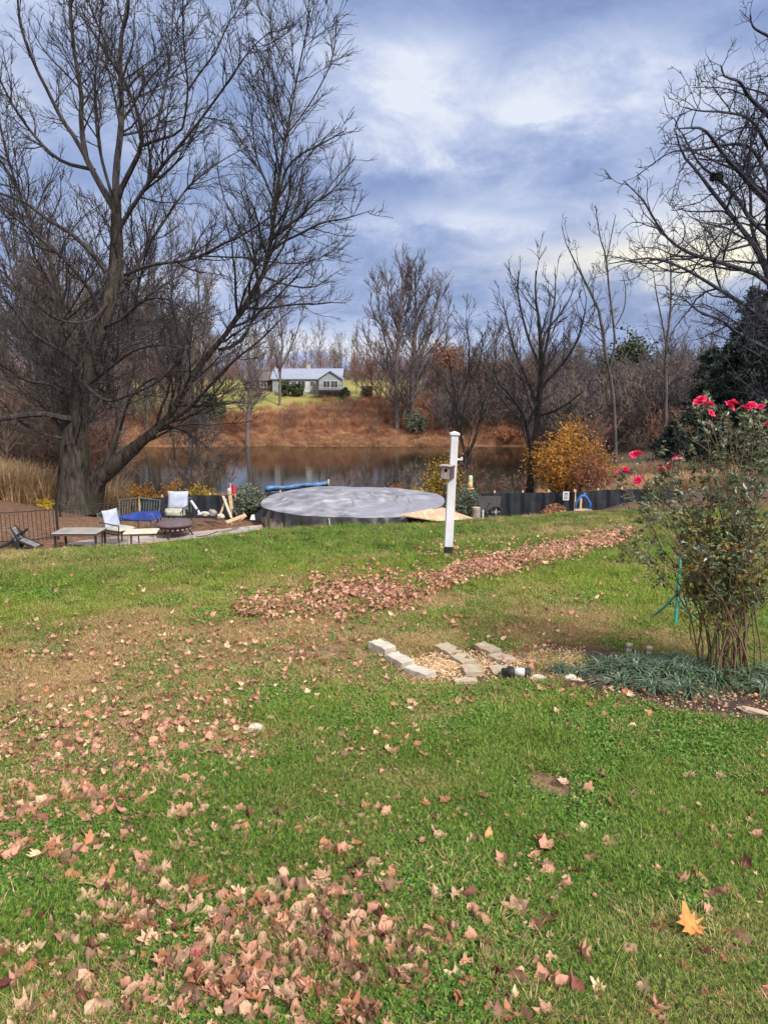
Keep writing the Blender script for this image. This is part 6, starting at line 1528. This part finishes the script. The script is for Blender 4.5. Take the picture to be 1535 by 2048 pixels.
# ------------------------------------------------------------------ fallen leaves
m_leaf = bpy.data.materials.new('dead_leaf'); m_leaf.use_nodes = True; t = NT(m_leaf.node_tree); b = m_leaf.node_tree.nodes['Principled BSDF']
at_ = t.n('ShaderNodeAttribute'); at_.attribute_name = 'tint'
pos = t.n('ShaderNodeTexCoord').outputs['Object']
c_ = t.mix(t.ramp(t.noise(pos, 45, 4, .7), [(.4, 0.), (.68, .55)]), at_.outputs['Color'], (.12, .055, .035))
geo = t.n('ShaderNodeNewGeometry'); 
t.l(c_, b.inputs['Base Color']); b.inputs['Roughness'].default_value = .65; b.inputs['Specular IOR Level'].default_value = .3
trn = t.n('ShaderNodeBsdfTranslucent'); t.l(c_, trn.inputs[0]); mx = t.n('ShaderNodeMixShader'); mx.inputs[0].default_value = .18
t.l(b.outputs[0], mx.inputs[1]); t.l(trn.outputs[0], mx.inputs[2]); t.l(mx.outputs[0], m_leaf.node_tree.nodes['Material Output'].inputs[0])
PAL = {'pinkish tan': (.45, .235, .165), 'pale tan': (.56, .37, .25), 'rust brown': (.33, .14, .075), 'dull brown': (.21, .125, .085), 'dark maroon': (.16, .045, .045)}
def leaf_outline(kind, q):
    if kind == 'maple':   # five lobes
        an = [-90, -62, -42, -20, -4, 12, 32, 48, 62, 78, 90]; rd = [.35, .66, .62, .88, .72, .74, .98, .80, .72, .88, 1.08]
        right_ = [(math.radians(a), r) for a, r in zip(an, rd)]
    elif kind == 'oak':
        an = [-90, -70, -48, -28, -14, 4, 18, 34, 50, 66, 80, 90]; rd = [.25, .38, .72, .46, .84, .48, .92, .52, .92, .66, .98, 1.1]
        right_ = [(math.radians(a), r) for a, r in zip(an, rd)]
    else:
        an = [-90, -60, -30, 0, 30, 60, 80, 90]; rd = [.9, .72, .55, .5, .55, .72, .92, 1.1]
        right_ = [(math.radians(a), r) for a, r in zip(an, rd)]
    pts = [(r * math.cos(a), r * math.sin(a)) for a, r in right_]
    left = [(-x, y) for x, y in reversed(pts[1:-1])]
    o_ = np.array(pts + left) * q.uniform(.74, 1.12, (len(pts + left), 1))
    return o_ * np.array([q.uniform(.75, 1.1), 1.0])
def leaf_mesh(kind, col, seed, curl=1.0, size=.055, rings=(0.0, .45, .8, 1.0)):
    q = np.random.default_rng(seed); ol = leaf_outline(kind, q); n = len(ol); V = [(0, 0)]
    for r in rings[1:]: V += [tuple(p * r) for p in ol]
    V = np.array(V); F = []
    tri = [(0, 1 + i, 1 + (i + 1) % n) for i in range(n)]
    for k in range(len(rings) - 2):
        a = 1 + k * n; F += [(a + i, a + n + i, a + n + (i + 1) % n, a + (i + 1) % n) for i in range(n)]
    x, y = V[:, 0], V[:, 1]
    a = q.uniform(0, 6.28); u = x * math.cos(a) + y * math.sin(a); w_ = -x * math.sin(a) + y * math.cos(a)
    k1, k2 = curl * q.uniform(.5, 1.5), curl * q.uniform(-.3, .6)
    th = u * k1; xx = np.where(abs(k1) > .01, np.sin(th) / k1, u); zz_ = (1 - np.cos(th)) / max(k1, .01)
    zz_ = zz_ + k2 * w_ ** 2 * .6 + .10 * curl * np.sin(5 * u + q.uniform(0, 6)) * np.cos(4 * w_ + q.uniform(0, 6)) + .1 * abs(x) * curl
    X_ = xx * math.cos(a) - w_ * math.sin(a); Y_ = xx * math.sin(a) + w_ * math.cos(a)
    Vv = np.stack([X_, Y_, zz_], -1) * size; Vv[:, 2] -= np.quantile(Vv[:, 2], .15)
    # stalk
    nb = len(Vv); st_ = np.array([[-.02, -.15, .02], [.02, -.15, .02], [.015, -1.0, .12], [-.015, -1.0, .12]]) * size
    st_[:, 2] += Vv[0, 2]
    Vv = np.concatenate([Vv, st_]); F.append((nb, nb + 1, nb + 2, nb + 3))
    c = np.tile(np.array(col), (len(Vv), 1)) * q.uniform(.8, 1.2)
    rr3 = np.concatenate([[0], np.repeat(rings[1:], n), [1] * 4]); c = c * (1.08 - .25 * rr3[:, None] * q.uniform(.3, 1)); 
    return Vv, np.array(tri), np.array(F), np.clip(c, 0, 1)
def mk(kind, col, seed, curl, size):
    V, Tn_, Q, c = leaf_mesh(kind, col, seed, curl, size); return mesh_np('fallen_leaf', V, [Tn_, Q], m_leaf, True, {'tint': c})
protoL = {}
sd_i = 0
for nm, col in PAL.items():
    protoL[nm] = []
    for k in range(9):
        sd_i += 1; protoL[nm].append(mk(['maple', 'maple', 'oak', 'maple', 'oval', 'maple', 'maple', 'oak', 'maple'][k], col, sd_i, [1.3, 2.0, 1.6, 2.8, 2.4, .7, 3.2, 2.2, 2.6][k], .046))
def band(n, x0, y0, x1, y1, s0, s1, q, lo=0):
    t_ = q.uniform(0, 1, n); return x0 + (x1 - x0) * t_ + q.normal(0, 12, n), y0 + (y1 - y0) * t_ + q.normal(0, 1, n) * (s0 + (s1 - s0) * t_)
q = np.random.default_rng(99)
NCR = 9000
A = []
def gaus(n, cx, cy, sx, sy): A.append((q.normal(cx, sx, n), q.normal(cy, sy, n)))
def unif(n, x0, x1, y0, y1): A.append((q.uniform(x0, x1, n), q.uniform(y0, y1, n)))
# clusters (heavier lower left), then sparse scatter, then the raked band
for cx, cy, sx, sy, n in [(250, 1840, 55, 30, 30), (540, 1850, 80, 35, 34), (640, 1830, 70, 40, 30), (330, 1790, 60, 30, 16), (90, 1720, 60, 30, 16), (420, 1960, 80, 40, 34), (560, 1980, 90, 45, 46), (640, 1930, 80, 40, 34), (700, 2010, 70, 30, 20), (860, 1930, 60, 40, 22), (760, 1900, 50, 30, 18), (140, 1890, 90, 60, 20), (650, 1650, 90, 40, 22), (500, 1600, 140, 50, 34), (680, 1720, 90, 50, 20), (950, 1960, 60, 40, 10), (1060, 1980, 50, 35, 10), (60, 1560, 80, 40, 26), (200, 1960, 120, 50, 16), (1120, 1690, 60, 40, 8), (1200, 1720, 60, 30, 6)]: gaus(n, cx, cy, sx, sy)
unif(90, -60, 800, 1500, 1800); unif(60, -60, 1100, 1800, 2060); unif(44, 820, 1560, 1440, 1760); unif(40, 820, 1560, 1760, 2060); unif(40, 1000, 1560, 1440, 1900); unif(60, -300, 1800, 2060, 2300)
for a_ in A: pass
A += [(a_[0] + q.normal(0, 14, len(a_[0])), a_[1] + q.normal(0, 9, len(a_[0]))) for a_ in A[:10]]
unif(900, -150, 520, 1250, 1560); unif(500, -100, 420, 1400, 1650); unif(260, 400, 850, 1250, 1520); unif(60, 800, 1250, 1380, 1500); gaus(60, 290, 1310, 120, 40); unif(240, -100, 1300, 1090, 1260); unif(120, 880, 1330, 1130, 1290)
gaus(150, 640, 1300, 120, 34); gaus(60, 1020, 1300, 70, 24); gaus(70, 1350, 1410, 120, 22); gaus(50, 1200, 1380, 60, 12)
A.append(band(4200, 680, 1208, 1260, 1068, 17, 10, q)); A.append(band(1300, 480, 1218, 820, 1190, 14, 20, q)); A.append(band(450, 850, 1110, 1100, 1085, 12, 9, q)); A.append(band(3000, 880, 1165, 1240, 1078, 10, 9, q)); A.append(band(380, 560, 1170, 900, 1150, 14, 14, q))
unif(200, -50, 1250, 1040, 1110)
ncr0 = sum(len(a[0]) for a in A)
cpx = q.uniform(-150, 1680, NCR); cpy = 1030 + 1100 * q.uniform(0, 1, NCR) ** 1.1
ww = np.exp(-.5 * ((cpx - 300) / 420) ** 2) * .7 + .3; kc = q.uniform(0, 1, NCR) < ww
A.append((cpx[kc], cpy[kc]))
px = np.concatenate([a[0] for a in A]); py = np.concatenate([a[1] for a in A]); crumb = np.arange(len(px)) >= ncr0
inb = (np.arange(len(px)) < ncr0) & (py < 1250) & (px > 440); k = (py > crest_py(px) + 1.5) & (py < 2500)
bx, by, bz = G(np.where(k, px, 700), np.where(k, py, 1300)); k &= ~inb | (fbm(bx, by, 1.3, 55) + q.normal(0, .12, len(px)) > .42); px, py, crumb = px[k], py[k], crumb[k]
x, y, z = G(px, py); k = y < crest_d(px) - .06; crumb = crumb[k]; px, py, x, y, z = px[k], py[k], x[k], y[k], z[k]
n = len(x); names = list(PAL); w5 = np.array([.36, .24, .2, .14, .06])
kind = q.choice(5, n, p=w5); var = q.integers(0, 9, n)
inband = (y > 7.2); kind[inband] = q.choice(5, inband.sum(), p=[.52, .16, .18, .07, .07])
size = q.uniform(.62, 1.3, n) * np.where(q.uniform(0, 1, n) < .25, .6, 1.0) * np.where(y > 5, 1.0, 1.0)
size = np.where(y > 2.9, size * .9, size); size = np.where(y > 3.7, size * .68, size)
size = np.where((y > 7.5), size * 1.12, size)
rotz = q.uniform(0, 6.28, n); rx = q.normal(0, .5, n); ry = q.normal(0, .5, n)
size = np.where(crumb, size * .36, size)
infr = (px > -20) & (px < 1555) & (py < 2075)
score = np.where(infr, size / y, -1); order = np.argsort(-score); top = order[:292]
# crumbs of broken leaf between the blades
look = {'pinkish tan': 'pinkish tan fallen leaf lying curled on the near lawn', 'pale tan': 'pale tan fallen leaf lying curled on the near lawn', 'rust brown': 'rust brown fallen leaf lying curled on the near lawn', 'dull brown': 'dull brown fallen leaf lying curled on the near lawn', 'dark maroon': 'dark maroon fallen leaf lying curled on the near lawn'}
for i in top:
    nm = names[kind[i]]
    o = bpy.data.objects.new('fallen_leaf', protoL[nm][var[i]]); COL.objects.link(o)
    o.location = (x[i], y[i], z[i] + .024 + .012 * abs(rx[i])); o.rotation_euler = (rx[i], ry[i], rotz[i]); o.scale = (size[i],) * 3
    tag(o, look[nm], 'leaf', nm + ' leaves on the near lawn')
rest = order[292:]
# the countless others in one mesh
base_m = []
for nm, col in PAL.items():
    for k_ in range(4):
        V, Tn_, Q, c = leaf_mesh(['maple', 'oak', 'maple', 'oval'][k_], col, 500 + len(base_m), [1.2, 1.3, 2., 1.6][k_], .055, (0., .55, 1.0)); base_m.append((V, Tn_, Q, c))
Vs, T3, Q4, Cs, off = [], [], [], [], 0
for b_i in range(len(base_m)):
    sel = rest[(kind[rest] == b_i // 4) & (var[rest] % 4 == b_i % 4)]
    if not len(sel): continue
    V, Tn_, Q, c = base_m[b_i]; ns_ = len(sel)
    ca, sa = np.cos(rotz[sel]), np.sin(rotz[sel]); cx_, sx_ = np.cos(rx[sel]), np.sin(rx[sel]); cy_, sy_ = np.cos(ry[sel]), np.sin(ry[sel])
    Vx = V[None] * size[sel][:, None, None]
    a1 = Vx[..., 1] * cx_[:, None] - Vx[..., 2] * sx_[:, None]; a2 = Vx[..., 1] * sx_[:, None] + Vx[..., 2] * cx_[:, None]
    b1 = Vx[..., 0] * cy_[:, None] + a2 * sy_[:, None]; b2 = -Vx[..., 0] * sy_[:, None] + a2 * cy_[:, None]
    W_ = np.stack([b1 * ca[:, None] - a1 * sa[:, None] + x[sel][:, None], b1 * sa[:, None] + a1 * ca[:, None] + y[sel][:, None], b2 + z[sel][:, None] + (.026 + .030 * np.clip((y[sel] - 5) / 5, 0, 1))[:, None]], -1)
    nv = len(V); o0 = off + np.arange(ns_)[:, None, None] * nv
    Vs.append(W_.reshape(-1, 3)); T3.append((Tn_[None] + o0).reshape(-1, 3)); Q4.append((Q[None] + o0).reshape(-1, 4))
    Cs.append((c[None] * q.uniform(.75, 1.25, (ns_, 1, 1))).reshape(-1, 3)); off += ns_ * nv
link('leaf_litter', mesh_np('leaf_litter', np.concatenate(Vs), [np.concatenate(T3), np.concatenate(Q4)], m_leaf, True, {'tint': np.clip(np.concatenate(Cs), 0, 1)}), kind='stuff', label='countless small fallen leaves scattered and raked in a band over the lawn', cat='fallen leaves')
# leaves that stand out
def special(kind_, col, px, py, sc_, rot_, label, curl=1.2, seed=900, lift=.03):
    c = G1(px, py); o = link('fallen_leaf', mk(kind_, col, seed, curl, .055), loc=(c[0], c[1], c[2] + lift), label=label, cat='leaf'); o.rotation_euler = rot_; o.scale = (sc_,) * 3
special('oak', (.62, .26, .07), 1380, 1880, 1.45, (R(28), R(8), R(20)), 'bright orange deeply lobed oak leaf at the lower right', .5, 901, .06)
special('oval', (.36, .15, .13), 1183, 1728, 1.15, (R(20), R(-30), R(40)), 'big curled two-toned purple-brown leaf right of centre', 2.4, 902)
special('oval', (.22, .07, .06), 1146, 1990, 1.05, (R(35), R(20), R(10)), 'dark red-brown curled oval leaf with a pale rim near the bottom', 2.0, 903)
special('oval', (.66, .33, .12), 977, 1682, .7, (R(60), R(10), R(5)), 'small upright orange-tan leaf near the middle of the foreground', .8, 904, .04)
special('oval', (.36, .05, .12), 397, 1925, .7, (R(10), R(5), R(40)), 'small magenta leaf among the tan ones at the lower left', .5, 905)
special('maple', (.60, .37, .17), 186, 1772, 1.3, (R(14), R(0), R(150)), 'broad flat ochre lobed leaf at the lower left', .4, 906)
special('maple', (.55, .35, .26), 1125, 1575, .9, (R(10), R(10), R(20)), 'pale leaf lying on the bare pinkish soil patch', 1.0, 907)
special('maple', (.42, .24, .16), 1030, 1832, 1.15, (R(8), R(-8), R(0)), 'flat brown veined leaf below centre right', .5, 908)
special('maple', (.55, .33, .24), 880, 1683, 1.1, (R(10), R(10), R(60)), 'broad pinkish leaf alone in green grass just below the centre', .9, 909)
